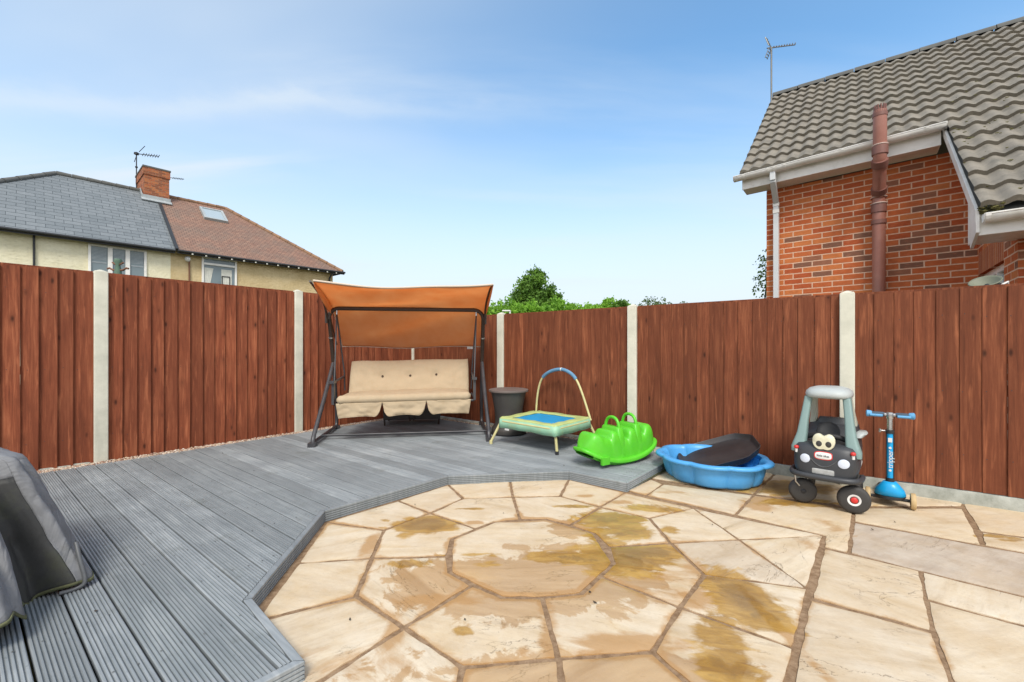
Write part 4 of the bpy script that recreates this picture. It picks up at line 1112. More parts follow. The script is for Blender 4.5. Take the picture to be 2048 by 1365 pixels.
m = MB(); m.tube([(.03,-.03,qd.z-.06), (.05,-.05,qd.z-.02), (.09,-.05,qd.z-.0), (.11,-.03,qd.z-.05)], .008, 8); m.tube([(.12,-.02,qd.z-.09), (.12,-.02,qd.z-.02)], .012, 8); m.build('cable', M['white'], ds, smooth=60)
lp = P(1020, 622, 26); l_ = thing('street_lamp', 'tiny white street lamp in front of the hedge left of the big tree', 'street lamp', (lp.x, lp.y, 0))
m = MB(); m.tube([(0,0,0), (0,0,lp.z)], .05, 8); m.build('pole', M['white'], l_); m = MB(); m.box((-.22,0,lp.z), (.5,.14,.08)); m.build('lamp_head', M['white'], l_, bevel=.02)

# ------------------------------------------------------------------ trees
def tree(name, label, cat, base, lobes, mat, nleaf, ls, group=None, branch=6, trunk_r=.25):
    t = thing(name, label, cat, (base[0], base[1], 0), 0, group)
    m = MB(); rnd = random.Random(hash((round(base[0], 2), nleaf)) & 0xffff)
    clumps = []
    for (x, y, z, rx, ry, rz) in lobes:
        for _ in range(max(10, int(46*rx*rz/ max(.5, rx)))):
            while 1:
                a, b, c = (rnd.uniform(-1, 1) for _ in range(3)); d = a*a+b*b+c*c
                if d < 1 and d > .12: break
            clumps.append((x+a*rx, y+b*ry, z+c*rz, rnd.uniform(.16, .30)*min(rx, rz)+.08, rnd.random()))
    for i in range(nleaf):
        cx, cy, cz, r, tn = rnd.choice(clumps)
        v = Vector((rnd.gauss(0, .5), rnd.gauss(0, .5), rnd.gauss(0, .42)))*r; p = Vector((cx, cy, cz))+v
        s_ = ls*rnd.uniform(.6, 1.3); ax = Vector((rnd.gauss(0, 1), rnd.gauss(0, 1), rnd.gauss(0, 1))).normalized(); bx = ax.orthogonal().normalized(); bx = Matrix.Rotation(rnd.random()*6.3, 3, ax) @ bx; cxv = ax.cross(bx)
        tone = min(1, max(0, tn*.7+rnd.random()*.35)); m.poly([p-bx*s_, p-cxv*s_*.55, p+bx*s_, p+cxv*s_*.55], (tone, tone, tone))
    m.build('crown', mat, t, uv=False, fixn=False)
    m = MB(); zc = max(l[2] for l in lobes); m.tube([(0,0,-.1), (.05,0,zc*.35), (-.05,.05,zc*.7), (0,0,zc)], [trunk_r, trunk_r*.75, trunk_r*.5, trunk_r*.12], 8)
    for k in range(branch):
        l = rnd.choice(lobes); z = zc*rnd.uniform(.35, .75); e = Vector((l[0]+rnd.uniform(-.6, .6)*l[3], l[1]+rnd.uniform(-.6, .6)*l[4], l[2]+rnd.uniform(-.2, .5)*l[5])); s0 = Vector((0, 0, z))
        m.tube([s0, s0.lerp(e, .5)+Vector((0, 0, .1)), e], [trunk_r*.35, trunk_r*.22, trunk_r*.06], 6)
    m.build('trunk', M['bark'], t, smooth=60)
    return t
Yb = 38; c = P(1069, 590, Yb)
tree('oak_tree', 'tall dark green domed tree rising above the fence in the centre', 'tree', (c.x, c.y), [(0,0,c.z+.2,1.75,1.6,1.9), (-.85,0,c.z-.6,1.35,1.3,1.3), (1.05,0,c.z-.7,1.3,1.3,1.4), (0,0,c.z-1.6,2.8,2,1.3), (.1,0,c.z+1.25,.9,.8,.95)], M['leafdark'], 17000, .125, None, 14, .3)
for i, (x, yt, wpx, Y_, mat, lab, sc, hh_) in enumerate([
    (1008, 600, 80, 32, 'leaflight', 'bright green bush left of the big tree, beside the tiny lamp', .11, 2.2),
    (1112, 600, 84, 33, 'leaflight', 'bright green bush in front of the big tree on its right side', .11, 2.2),
    (1062, 604, 80, 30, 'leaflight', 'low bright green bush directly under the big dark tree', .11, 1.8),
    (1165, 606, 80, 36, 'leaflight', 'low pale green bush between the big tree and the round bushes', .11, 1.6),
    (1218, 598, 84, 37, 'leaflight', 'rounded light green bush just left of the post behind the seesaw', .12, 2.0),
    (1246, 603, 40, 36, 'leafdark', 'darker small bush touching the post behind the seesaw', .11, 1.8),
    (1310, 595, 70, 40, 'leafgrey', 'thin grey-green tree top right of the post behind the seesaw', .10, 1.8),
    (1366, 600, 20, 40, 'leafgrey', 'single wispy treetop rightmost above the fence', .08, 1.4)]):
    c = P(x, yt, Y_); rw = wpx/2/F*Y_
    tree('garden_bush', lab, 'bush', (c.x, c.y), [(0,0,c.z-hh_*.5,rw,rw*.9,hh_*.5), (rw*.4,0,c.z-hh_*.6,rw*.7,rw*.7,hh_*.45), (-rw*.45,0,c.z-hh_*.62,rw*.75,rw*.7,hh_*.45)], M[mat], (5200 if mat != 'leafgrey' else 1500)*(1 if wpx > 30 else .3).__int__() if wpx > 30 else 400, sc, 'bushes beyond the right fence', 4, .12)
c = P(1528, 540, 8.6)
tree('leafy_shrub', 'dark leafy sprigs sticking out behind the brick house corner', 'shrub', (c.x+.25, c.y+.3), [(-.25,-.3,c.z-.30,.20,.2,.22), (-.2,-.3,c.z+.05,.15,.2,.30), (-.0,-.3,c.z-.6,.25,.2,.3)], M['leafdark'], 420, .035, None, 4, .04)
print('part1', len(bpy.data.objects))

# ------------------------------------------------------------------ swing seat
def arc(c, r, a0, a1, n, ax, ay):
    return [Vector(c)+Vector(ax)*r*cos(a0+(a1-a0)*k/(n-1))+Vector(ay)*r*sin(a0+(a1-a0)*k/(n-1)) for k in range(n)]
def smoothpath(pts, n=6):
    pts = [Vector(p) for p in pts]; out = []
    for i in range(len(pts)-1):
        p0 = pts[max(0, i-1)]; p1 = pts[i]; p2 = pts[i+1]; p3 = pts[min(len(pts)-1, i+2)]
        for k in range(n):
            t = k/n; out.append(.5*((2*p1)+(p2-p0)*t+(2*p0-5*p1+4*p2-p3)*t*t+(3*p1-p0-3*p2+p3)*t**3))
    out.append(pts[-1]); return out
sw = thing('swing_seat', 'garden swing seat with orange canopy and beige cushions on the grey decking', 'swing seat', (-1.2, 4.80, DZ), radians(8.7))
HWd = .95
for s_ in (-1, 1):
    x = s_*HWd
    m = MB(); m.tube(smoothpath([(x*.985,.80,.86), (x*.99,.45,.50), (x*1.0,.10,.16), (x*1.0,.02,.08), (x*1.0,.0,.02)], 5), .023, 14)
    m.build('front_leg', M['frame'], sw, smooth=50)
    m = MB(); m.tube(smoothpath([(x*.985,.80,.92), (x*.99,.95,.45), (x,1.04,.14), (x,1.02,.04)], 5), .022, 14); m.build('rear_leg', M['frame'], sw, smooth=50)
    m = MB(); m.tube([(x,.0,.035), (x,1.03,.035)], .020, 12); m.box((x,-.01,.02), (.075,.09,.045)); m.box((x,1.03,.02), (.07,.09,.04)); m.build('base_rail', M['frame'], sw, smooth=50)
m = MB(); m.tube([(-HWd,.33,.05), (HWd,.33,.05)], .013, 10); m.build('cross_bar', M['frame'], sw, smooth=50)
m = MB(); zt_, rr = 1.535, .12
pp = [(-HWd*.985,.81,.88), (-HWd*.985,.62,zt_-rr)]+arc((-HWd*.985+rr,.60,zt_-rr), rr, pi, pi/2, 7, (1,0,0), (0,0,1))+arc((HWd*.985-rr,.60,zt_-rr), rr, pi/2, 0, 7, (1,0,0), (0,0,1))+[(HWd*.985,.62,zt_-rr), (HWd*.985,.81,.88)]
m.tube(pp, .025, 14); m.build('top_bar', M['framedark'], sw, smooth=50)
m = MB()
for s_ in (-1, 1): m.tube([(s_*HWd*.985,.688,1.188), (s_*HWd*.985,.692,1.172)], .029, 12)
m.split('clamp', M['chrome'], sw, smooth=50)
# canopy sheet
cprof = smoothpath([(-.02,1.79), (.18,1.73), (.42,1.655), (.62,1.575), (.80,1.43), (.96,1.26), (1.08,1.09)], 4)if False else None
cp = smoothpath([Vector((0,-.03,1.785)), Vector((0,.20,1.74)), Vector((0,.44,1.665)), Vector((0,.62,1.585)), Vector((0,.80,1.44)), Vector((0,.96,1.27)), Vector((0,1.09,1.09))], 5)
m = MB(); NU = 49
def cf(i, j):
    u = -1+2*i/(NU-1); p = cp[j]; v = j/(len(cp)-1)
    hw = 1.0-.045*v; sag = (1-u*u)*(.055*math.exp(-((v-.0)/.14)**2)+.035*math.exp(-((v-.75)/.2)**2)+.025*math.exp(-((v-.35)/.12)**2))
    drape = .013*sin(9*v*2+u*2.2+1.3*sin(2*u))*(1-abs(u)**4)
    edge = .0
    return (u*hw*.965+.03, p.y+drape*.6, p.z-sag+drape+edge-.02)
m.grid(cf, NU, len(cp)); can = m.build('canopy', M['canvas'], sw, smooth=180, uv=False, solid=.003)
# side gussets of the canopy
m = MB()
for s_ in (-1, 1):
    n_ = len(cp)-14
    def gf(i, j):
        p = cp[i]; v = i/(len(cp)-1); dep = (.055+.09*sin(pi*min(1, v*1.6)))*(j/3); return (s_*((1.0-.045*v)*.965-.010*j/3)+.03, p.y+.01*j/3, p.z-dep-.02)
    m.grid(gf, n_, 4)
m.split('canopy_flap', M['canvas'], can, smooth=180, uv=False, solid=.003)
m = MB()
m.tube([Vector(cf(i, 0))+Vector((0,-.004,.010)) for i in range(NU)], .011, 8)
m.tube([Vector(cf(i, len(cp)-1)) for i in range(NU)], .005, 6)
for s_ in (0, NU-1): m.tube([Vector(cf(s_, j))+Vector((0,0,.004)) for j in range(len(cp))], .006, 6)
m.build('binding', M['binding'], can, smooth=60)
m = MB(); e = Vector(cf(44, len(cp)-1)); m.box((e.x,e.y,e.z-.012), (.09,.004,.045)); m.build('care_tag', M['white'], can)
for s_ in (-1, 1):
    m = MB(); m.tube(smoothpath([(s_*.975,-.01,1.77), (s_*.965,.20,1.70), (s_*.955,.42,1.60), (s_*.95,.56,1.45), (s_*.955,.60,1.36)], 6), .012, 8)
    m.tube([(s_*.955,.52,1.50), (s_*.955,.74,1.42), (s_*.95,1.05,1.10)], .010, 8); m.box((s_*.965,.60,1.42), (.02,.05,.13))
    m.build('canopy_arm', M['framedark'], sw, smooth=50)
# hangers
for s_ in (-1, 1):
    m = MB(); top = Vector((s_*.845,.60,1.47))
    m.tube([top, (s_*.80,.30,.66), (s_*.80,.27,.50)], .009, 8); m.tube([top, (s_*.80,.80,.74), (s_*.79,.78,.52)], .009, 8); m.build('hanger', M['frame'], sw, smooth=50)
    m = MB(); m.tube([top+Vector((0,0,-.01)), top+Vector((0,0,.05))], .013, 8); m.tube([top+Vector((0,0,.03)), top+Vector((0,0,.075))], .006, 6); m.build('hook', M['chrome'], sw, smooth=50)
    m = MB(); m.box((s_*.80,.25,.60), (.028,.05,.24)); m.tube([(s_*.80,.22,.71), (s_*.80,.50,.725), (s_*.80,.80,.74)], .013, 8); m.tube([(s_*.80,.25,.49), (s_*.80,.82,.50)], .012, 8); m.box((s_*.80,.24,.715), (.05,.10,.025))
    m.build('arm_rest', M['frame'], sw, smooth=50)
m = MB(); m.tube([(-.80,.30,.47), (.80,.30,.47)], .013, 8); m.tube([(-.80,.78,.49), (.80,.78,.49)], .013, 8); m.tube([(-.70,.80,.5), (-.70,.86,.82), (.70,.86,.82), (.70,.80,.5)], .012, 8)
for k in range(9): xx = -.7+k*.175; m.box((xx,.54,.475), (.03,.5,.006))
m.build('seat_frame', M['frame'], sw, smooth=50)
def slab_cushion(name, w, h, th, mapf, nu=64, nv=26, parent=None, bumps=()):
    m = MB()
    def prof(t, p=5): return max(0.0, 1-abs(t)**p)**(1/2.4)
    for side in (1, -1):
        def fn(i, j):
            u = -1+2*i/(nu-1); v = -1+2*j/(nv-1); u_ = math.copysign(1-(1-abs(u))**1.6, u); v_ = math.copysign(1-(1-abs(v))**1.6, v)
            k = prof(u_, 9)*prof(v_, 4)
            dep = th/2*k*(1+.10*fbm((u*3, v*2, side*3), 1, 3)*1)
            for bu, bv, br, bd_ in bumps:
                d2 = ((u_-bu)*w/2)**2+((v_-bv)*h/2)**2; dep -= bd_*math.exp(-d2/(br*br)) if side > 0 else 0
            wr = .009*fbm((u*6+v*3, v*7, 5), 1, 3)-.010*max(0, .25-abs(fbm((u*4.0+v*2.2, v*2.4-u*1.1, 9), 1, 2)))/.25*.8
            return mapf(u_*w/2*(1-.008*abs(v_)**3), v_*h/2+.004*sin(u*7), side*(dep+wr*k))
        m.grid(fn, nu, nv, flip=side < 0)
    return m
tb_ = radians(22)
def mback(x, v, d):  # back cushion, leaning back
    c0_ = Vector((.02,.70,.665)); axv = Vector((0,sin(tb_),cos(tb_))); nn_ = Vector((0,-cos(tb_),sin(tb_))); return c0_+Vector((1,0,0))*x+axv*v+nn_*d
bts = [(-.46, .12), (0, .12), (.44, .15)]
m = slab_cushion('b', 1.47, .50, .12, mback, bumps=[(a, b, .045, .035) for a, b in bts])
bc = m.build('back_cushion', M['cushion'], sw, smooth=180, uv=False)
for a, b in bts:
    m = MB(); p = mback(a*.735, b*.25, .036); m.lathe([(.004,.004),(.014,.002),(.015,-.006),(.006,-.012)], 12, p, Matrix.Rotation(radians(90-22), 3, 'X')); m.build('button', M['button'], bc, smooth=60)
def mseat(x, v, d): return Vector((x, .46+v, .535+d+.02*v))
m = slab_cushion('s', 1.50, .56, .12, mseat); sc_ = m.build('seat_cushion', M['cushion'], sw, smooth=180, uv=False)
# front roll with tucks
m = MB(); nn = 90
def rollf(i, j):
    x = -.785+1.57*i/(nn-1); a = 2*pi*j/20; r = .048*(1+.05*fbm((x*9, cos(a)*2, sin(a)*2), 1, 3)); e = min(1, (1-abs(x)/.79)*22); r *= sqrt(max(.02, e)) if e < 1 else 1
    tuck = .006*max(0, sin(x*40+3*fbm((x*3,0,0),1,2)))**6*(1 if -2.6 < a-pi < 1 else 0)
    return (x, .20-r*cos(a)*1.1+tuck, .535+r*sin(a)*1.05)
m.grid(rollf, nn, 20, closev=True); m.build('roll', M['cushion'], sc_, smooth=180, uv=False)
for k, (x0, x1) in enumerate(((-.785,-.268), (-.258,.248), (.258,.785))):
    m = MB(); nu = 40; nv = 12
    def vf(i, j):
        u = i/(nu-1); v = j/(nv-1); drop = .165*(1-.10*sin(pi*u))
        cut = .17*(1-min(1, u/.13))**2+.17*(1-min(1, (1-u)/.13))**2
        if k == 0: cut = .17*(1-min(1, (1-u)/.13))**2
        if k == 2: cut = .17*(1-min(1, u/.13))**2
        x = x0+(x1-x0)*u; x = x+(x0+.5*(x1-x0)-x)*.10*v
        z = .50-max(0, drop-cut*.35)*v
        return (x, .165+.016*sin(u*9+k*2+v*1.5)*v+.010*fbm((u*4, v*3, k), 1, 2)-.012*v, z)
    m.grid(vf, nu, nv); m.build('valance', M['cushion'], sc_, smooth=180, uv=False, solid=.006)
    m = MB(); m.tube([vf(0, j) for j in range(nv)]+[vf(i, nv-1) for i in range(1, nu)]+[vf(nu-1, j) for j in reversed(range(nv-1))], .0045, 6); m.build('piping', M['cushion'], sc_, smooth=60)

for o in sw.children_recursive:
    if o.type == 'MESH' and o.name.split('.')[0] in ('back_cushion', 'button', 'seat_cushion', 'roll', 'valance', 'piping', 'seat_frame', 'arm_rest'):
        top_ = o.name.split('.')[0] in ('back_cushion', 'button')
        for v in o.data.vertices:
            v.co.z += .016*v.co.x-(0 if top_ else .055*min(1, max(0, (.9-v.co.z)/.3)))
            if o.name.split('.')[0] in ('roll', 'valance', 'piping'): v.co.x *= .955
        o.data.update()
# low grey table under the swing seat
q = G(823, 848, DZ); lt = thing('footstool', 'low grey slatted footstool in the shade behind the swing seat', 'footstool', (q.x, q.y+.1, DZ), radians(8))
m = MB(); m.box((0,0,.15), (.76,.42,.15)); m.build('box', M['rattan'], lt, bevel=.012)
m = MB()
for sx in (-1, 1):
    for sy in (-1, 1): m.tube([(sx*.36,sy*.19,0), (sx*.365,sy*.195,.1)], .012, 8)
m.tube([(-.02,-.222,.06), (-.08,-.222,.21)], .008, 6); m.tube([(.02,-.222,.06), (.08,-.222,.21)], .008, 6); m.split('leg', M['framedark'], lt)

# ------------------------------------------------------------------ grey tub
q = G(1017, 867, DZ); tub = thing('lidded_tub', 'dark grey waisted tub with flat lid standing between swing seat and trampoline', 'tub', (q.x, q.y, DZ))
m = MB(); m.lathe([(.185,0),(.21,.012),(.213,.05),(.205,.075),(.165,.13),(.165,.20),(.175,.30),(.197,.43),(.215,.50),(.22,.52)], 48); m.build('body', M['rattan'], tub, smooth=50)
m = MB(); m.lathe([(.222,.515),(.243,.519),(.247,.53),(.244,.543),(.225,.549),(.21,.545),(.02,.545)], 48); m.build('lid', M['rattanlid'], tub, smooth=50)
m = MB(); m.lathe([(.19,.001),(.218,.004),(.218,.018),(.19,.02)], 48); m.build('base', M['rubber'], tub, smooth=50)

# ------------------------------------------------------------------ trampoline
cn = {'L': Vector((-.155,4.795)), 'F': Vector((.43,4.26)), 'R': Vector((.878,4.795)), 'B': Vector((.293,5.33))}
ct = (cn['L']+cn['R'])/2; tr_ = thing('mini_trampoline', "child's small square trampoline with blue mat and arched handle", 'trampoline', (ct.x, ct.y, DZ))
loc = {k: Vector((v.x-ct.x, v.y-ct.y, 0)) for k, v in cn.items()}; order = ['L', 'F', 'R', 'B']; zf = .275
def rsq(s, z, n=8, rc=.10):
    out = []
    for i, k in enumerate(order):
        a, b, c = loc[order[i-1]]*s, loc[k]*s, loc[order[(i+1) % 4]]*s
        d1 = (a-b).normalized(); d2 = (c-b).normalized(); p0 = b+d1*rc; p2 = b+d2*rc
        for j in range(n):
            t = j/(n-1); q = p0*(1-t)**2+b*2*t*(1-t)+p2*t*t; out.append(Vector((q.x, q.y, z)))
    return out
def dens(l, m_=4):
    o = []
    for i in range(len(l)):
        a, b = l[i], l[(i+1) % len(l)]; k_ = m_ if (a-b).length > .1 else 1
        for k in range(k_*2 if k_ > 1 else 1): o.append(a.lerp(b, k/(k_*2 if k_ > 1 else 1)))
    return o
def ringmesh(levels):
    m = MB(); n = len(levels[0])
    m.grid(lambda i, j: levels[j][i], n, len(levels), closeu=True); return m
L0 = dens(rsq(.70, zf+.005, rc=.04)); L1 = dens(rsq(.74, zf+.012, rc=.045)); L2 = dens(rsq(.96, zf+.014, rc=.055)); L3 = dens(rsq(1.0, zf+.006, rc=.06)); L4 = dens(rsq(1.012, zf-.038, rc=.06)); L5 = dens(rsq(1.03, zf-.088, rc=.06))
def wav(L, a): return [p+Vector((0, 0, a*sin(i*1.7)+a*.7*sin(i*.6+1))) for i, p in enumerate(L)]
m = ringmesh([wav(L0, .0015), wav(L1, .003), wav(L2, .003), wav(L3, .002)]); m.build('padding', M['limepad'], tr_, smooth=60, uv=False, solid=.006)
m = ringmesh([wav(L3, .002), wav(L4, .003), wav(L5, .004)]); sk_ = m.build('skirt', M['mint'], tr_, smooth=60, uv=False, solid=.004)
m = MB(); m.tube(wav(L5, .004), .0035, 6, closed=True); m.build('piping', M['verdigris'], sk_)
m = MB(); m.face([m.vert(p+Vector((0,0,-.004))) for p in L0]); m.build('jumping_mat', M['jumpmat'], tr_, uv=False)
m = MB(); m.tube(dens(rsq(.99, zf-.02, rc=.09)), .012, 8, closed=True); m.build('frame_ring', M['paleyellow'], tr_, smooth=50)
foot = {'L': G(982, 888, DZ), 'F': G(1114, 910, DZ), 'R': G(1197, 888, DZ)}
for k in order:
    a = loc[k]*.93+Vector((0,0,zf-.03))
    if k in foot: e_ = Vector((foot[k].x-ct.x, foot[k].y-ct.y, .0))
    else: e_ = loc[k]*1.06
    m = MB(); m.tube([a, e_+Vector((0,0,.025))], .0145, 10); lg_ = m.build('leg', M['paleyellow'], tr_, smooth=50)
    m = MB(); m.tube([e_+Vector((0,0,.035)), e_], .018, 10); m.build('foot_cap', M['rubber'] if k != 'L' else M['paleyellow'], lg_, smooth=50)
hB = loc['B']*.98; hR = loc['R']*.985
def hp(s, z, o=0): q = hB.lerp(hR, s); return Vector((q.x, q.y, z))
path = smoothpath([hp(.0,zf-.02), hp(.03,.48), hp(.10,.66), hp(.24,.76), hp(.45,.805), hp(.62,.78), hp(.75,.70), hp(.86,.54), hp(1.0,zf-.02)], 6)
m = MB(); m.tube(path, .0125, 12); hd_ = m.build('handle', M['paleyellow'], tr_, smooth=50)
m = MB(); m.tube(path[14:37], .020, 12); m.build('foam_grip', M['foam'], hd_, smooth=50)
m = MB(); mid = path[25]; m.tube([path[25], path[25].lerp(path[26], .5)], .022, 12); m.build('band', M['white'], hd_)
m = MB(); q = L5[6].lerp(L5[10], .4); m.box((q.x+.0,q.y,q.z-.012), (.06,.003,.02), Matrix.Rotation(radians(-42),3,'Z')); m.build('care_tag', M['white'], sk_)

# ------------------------------------------------------------------ green seesaw
ss = thing('seesaw', 'bright green plastic three seat seesaw at the edge of the decking', 'seesaw', (.98, 4.07, DZ), radians(31))
LH = .455
def rimz(x): return .055+.12*(abs(x)/LH)**2.2
def hump(x):
    t = x/LH
    def b(c, w, h, p=2.6): return h*math.exp(-abs((t-c)/w)**p)
    fl = .155/(1+math.exp((abs(t)-.80)*28))
    return max(fl, b(-.70,.22,.175,3.2), b(-.27,.17,.225,3.4), b(.20,.17,.235,3.4), b(.68,.22,.205,3.4))
def halfw(x): return .165*(1-(abs(x)/LH)**4)**.5
m = MB(); nx, na = 90, 22
def bodyf(i, j):
    t = -1+2*i/(nx-1); x = LH*.955*t; a = pi*j/(na-1); w_ = .125*(max(.0, 1-abs(t)**6))**.5+.002
    h_ = hump(x)+.02; endk = (max(0, 1-abs(t)**9))**.5; c, s = cos(a), sin(a); e = .30
    return (x, w_*math.copysign(abs(c)**e, c)*(1+.10*(1-s)), rimz(x)+h_*endk*abs(s)**.38)
m.grid(bodyf, nx, na); bodyo = m.build('body', M['green'], ss, smooth=180, uv=False)
# rim flange: curved lip all round
m = MB(); N3 = 96
def rimc(k, s): 
    a = 2*pi*k/N3; c, s_ = cos(a), sin(a); x = (LH+s)*math.copysign(abs(c)**.75, c); y = (.165+s)*math.copysign(abs(s_)**.55, s_); return x, y
def rimf(i, j):
    prof = [(-.04,.012), (-.012,.010), (0,.006), (.008,-.008), (.006,-.026), (-.002,-.028), (-.03,-.004)]
    s, dz = prof[j]; x, y = rimc(i, s); return (x, y, rimz(min(abs(x), LH))+dz)
m.grid(rimf, N3, 7, closeu=True); m.build('rim', M['green'], ss, smooth=60, uv=False)
m = MB()
def keel(i, j):
    t = -1+2*i/39; x = LH*.86*t; y = [-.12,-.12,.12,.12][j]; z = [rimz(x)-.005, .0+.10*abs(t)**2.4, .0+.10*abs(t)**2.4, rimz(x)-.005][j]; return (x, y, z)
m.grid(keel, 40, 4); m.box((-.28,-.15,.07), (.09,.03,.07)); m.build('rocker', M['green'], ss, uv=False, bevel=.004)
for x in (-.005, .215):
    m = MB(); x = x-.05
    m.rings([(rimz(x), x, 0, .046, .142, 6), (rimz(x)+.18, x, 0, .042, .130, 6), (rimz(x)+.265, x, 0, .036, .108, 6), (rimz(x)+.278, x, 0, .028, .098, 5)], 36); hb_ = m.build('handle_block', M['green'], ss, smooth=50, uv=False)
    m = MB(); z0 = rimz(x)+.262
    m.tube(smoothpath([(x,-.085,z0-.02), (x,-.083,z0+.030), (x,-.055,z0+.080), (x,0,z0+.098), (x,.055,z0+.080), (x,.083,z0+.030), (x,.085,z0-.02)], 5), .0145, 10); m.build('handle', M['green'], hb_, smooth=60)

# ------------------------------------------------------------------ sandpit shell and what lies in it
pc_ = Vector((1.725, 3.745)); pool = thing('paddling_pool', 'sky blue scalloped plastic paddling pool beside the decking corner', 'paddling pool', (pc_.x, pc_.y, 0), radians(-38))
NP = 144
def scal(a, r, amp): return r*(1+amp*(abs(cos(4.5*(a)))**.7-.6))
def poolring(r, z, amp):
    return [Vector((scal(2*pi*k/NP, r, amp)*cos(2*pi*k/NP)*1.04, scal(2*pi*k/NP, r, amp)*sin(2*pi*k/NP)*.94, z)) for k in range(NP)]
lv = [poolring(.30,.004,.04), poolring(.335,.012,.06), poolring(.352,.03,.08), poolring(.372,.10,.085), poolring(.385,.165,.08), poolring(.39,.172,.075), poolring(.425,.172,.07), poolring(.435,.178,.07), poolring(.437,.192,.07), poolring(.428,.202,.07), poolring(.40,.206,.07), poolring(.378,.198,.07), poolring(.368,.17,.075), poolring(.355,.10,.08), poolring(.335,.035,.08), poolring(.31,.022,.06), poolring(.10,.020,.0)]
m = ringmesh(lv); b = len(m.v); m.face([m.vert(p) for p in poolring(.10,.020,0)]); m.face([m.vert(p) for p in reversed(poolring(.30,.004,.04))]); m.build('shell', M['poolblue'], pool, smooth=55, uv=False)
# front rim rises a little: second lid rim under it
# black tray
A_, B_ = P(1357,923,3.95), P(1512,883,3.76); C_, D_ = P(1425,934,3.58), P(1445,871,4.10)
cen = (A_+B_+C_+D_)/4; ax1 = (B_-A_).normalized(); ax2 = D_-C_; ax2 = (ax2-ax1*ax2.dot(ax1)); hl, hw_ = (B_-A_).length/2, ax2.length/2*.96; ax2.normalize(); nt_ = ax1.cross(ax2)
tray = thing('plastic_tray', 'black octagonal plastic tray propped at a slant inside the blue paddling pool', 'tray', tuple(cen))
def chaik(p, n=2):
    for _ in range(n):
        q = []
        for i in range(len(p)):
            a, b = Vector(p[i]), Vector(p[(i+1) % len(p)]); q += [a.lerp(b, .10), a.lerp(b, .90)]
        p = q
    return p
oc = chaik([Vector((x*hl, y*hw_)) for x, y in ((-1,-.45), (-.62,-1), (.55,-1), (1,-.5), (1,.5), (.62,1), (-.55,1), (-1,.5))], 1)
def tl(s, h, k=1.0): return [ax1*(q.x*s)+ax2*(q.y*s)+nt_*h for q in oc]
m = ringmesh([tl(.90,-.055), tl(.99,.0), tl(1.0,.004), tl(.985,.006), tl(.965,-.002), tl(.93,-.034), tl(.90,-.040), tl(.4,-.042)]); m.face([m.vert(p) for p in tl(.4,-.042)]); m.face([m.vert(p) for p in reversed(tl(.90,-.055))])
m.build('basin', M['tray'], tray, smooth=45, uv=False)
# blue bowl
qb = Vector((2.005, 3.66, .150)); bw_ = thing('plastic_basin', 'deep blue ribbed round basin tipped under the black tray in the pool', 'basin', tuple(qb))
Mb = Matrix.Rotation(radians(-52), 3, 'Z') @ Matrix.Rotation(radians(40), 3, 'X')
m = MB(); pr = [(.004,-.062)]
for k in range(8): pr += [(.03+.010*k,-.06+.004*k), (.034+.010*k,-.052+.004*k)]
pr += [(.115,-.01), (.122,.0), (.126,.004), (.122,-.004), (.10,-.07), (.02,-.075)]
pr = [(a*.85, b*.85) for a, b in pr]
m.lathe(pr, 40, (0,0,0), Mb); m.build('bowl', M['bucket'], bw_, smooth=40, uv=False)

# ------------------------------------------------------------------ text helper
def text_mesh(txt, size, ext=.0006):
    cu = bpy.data.curves.new('t', 'FONT'); cu.body = txt; cu.size = size; cu.align_x = 'CENTER'; cu.align_y = 'CENTER'; cu.extrude = ext
    o = bpy.data.objects.new('t', cu); COL.objects.link(o); dg = bpy.context.evaluated_depsgraph_get(); me = bpy.data.meshes.new_from_object(o.evaluated_get(dg)); bpy.data.objects.remove(o); return me
def put_text(name, txt, size, mat, parent, Mw):
    me = text_mesh(txt, size); me.transform(Mw); me.materials.clear(); me.materials.append(mat); o = bpy.data.objects.new(name, me); COL.objects.link(o); o.parent = parent; return o

# ------------------------------------------------------------------ toy car (front is -y)
CT = radians(-43); cp0 = Vector((2.335, 3.20))
car = thing('toy_car', 'charcoal ride-on toy car with teal pillars, pale roof and cream eyes', 'toy car', (cp0.x, cp0.y, 0), CT)
m = MB()
FB = [(.165,0,-.085,.160,.165,3), (.18,0,-.085,.205,.205,4.2), (.25,0,-.08,.222,.212,4.4), (.33,0,-.075,.224,.205,4.4), (.378,0,-.070,.220,.198,4.4), (.400,0,-.064,.208,.184,4), (.410,0,-.06,.180,.155,3.4)]
m.rings(FB, 56); cb = m.build('body', M['carbody'], car, smooth=60, uv=False)
m = MB(); m.rings([(.185,0,.22,.185,.20,4), (.20,0,.22,.205,.22,4), (.34,0,.22,.208,.22,4), (.42,0,.24,.200,.20,4), (.50,0,.30,.180,.12,3.5), (.515,0,.31,.165,.10,3)], 48); m.build('rear_body', M['carbody'], car, smooth=60, uv=False)
m = MB(); pts = []
for k in range(25):
    a = pi+pi*k/24; pts.append((.238*math.copysign(abs(cos(a))**.5, cos(a)), -.085-.222*abs(sin(a))**.5, .190))
m.tube(pts, .020, 12); m.build('bumper', M['carbody'], car, smooth=60)
# cowl opening rim (dash) behind the eyes
m = MB(); m.tube(smoothpath([(-.15,-.10,.43), (-.08,-.13,.455), (0,-.14,.46), (.08,-.13,.455), (.15,-.10,.43)], 5), .018, 10); m.lathe([(.075,0),(.085,.008),(.075,.016),(.05,.010)], 24, (0,-.02,.47), Matrix.Rotation(radians(60), 3, 'X')); m.build('steering_wheel', M['rubber'], car, smooth=60)
# seat back
m = MB(); m.rings([(.30,0,.18,.13,.04,3), (.50,0,.23,.13,.035,3), (.56,0,.245,.10,.03,3)], 24); m.build('seat_back', M['carbody'], car, smooth=60)
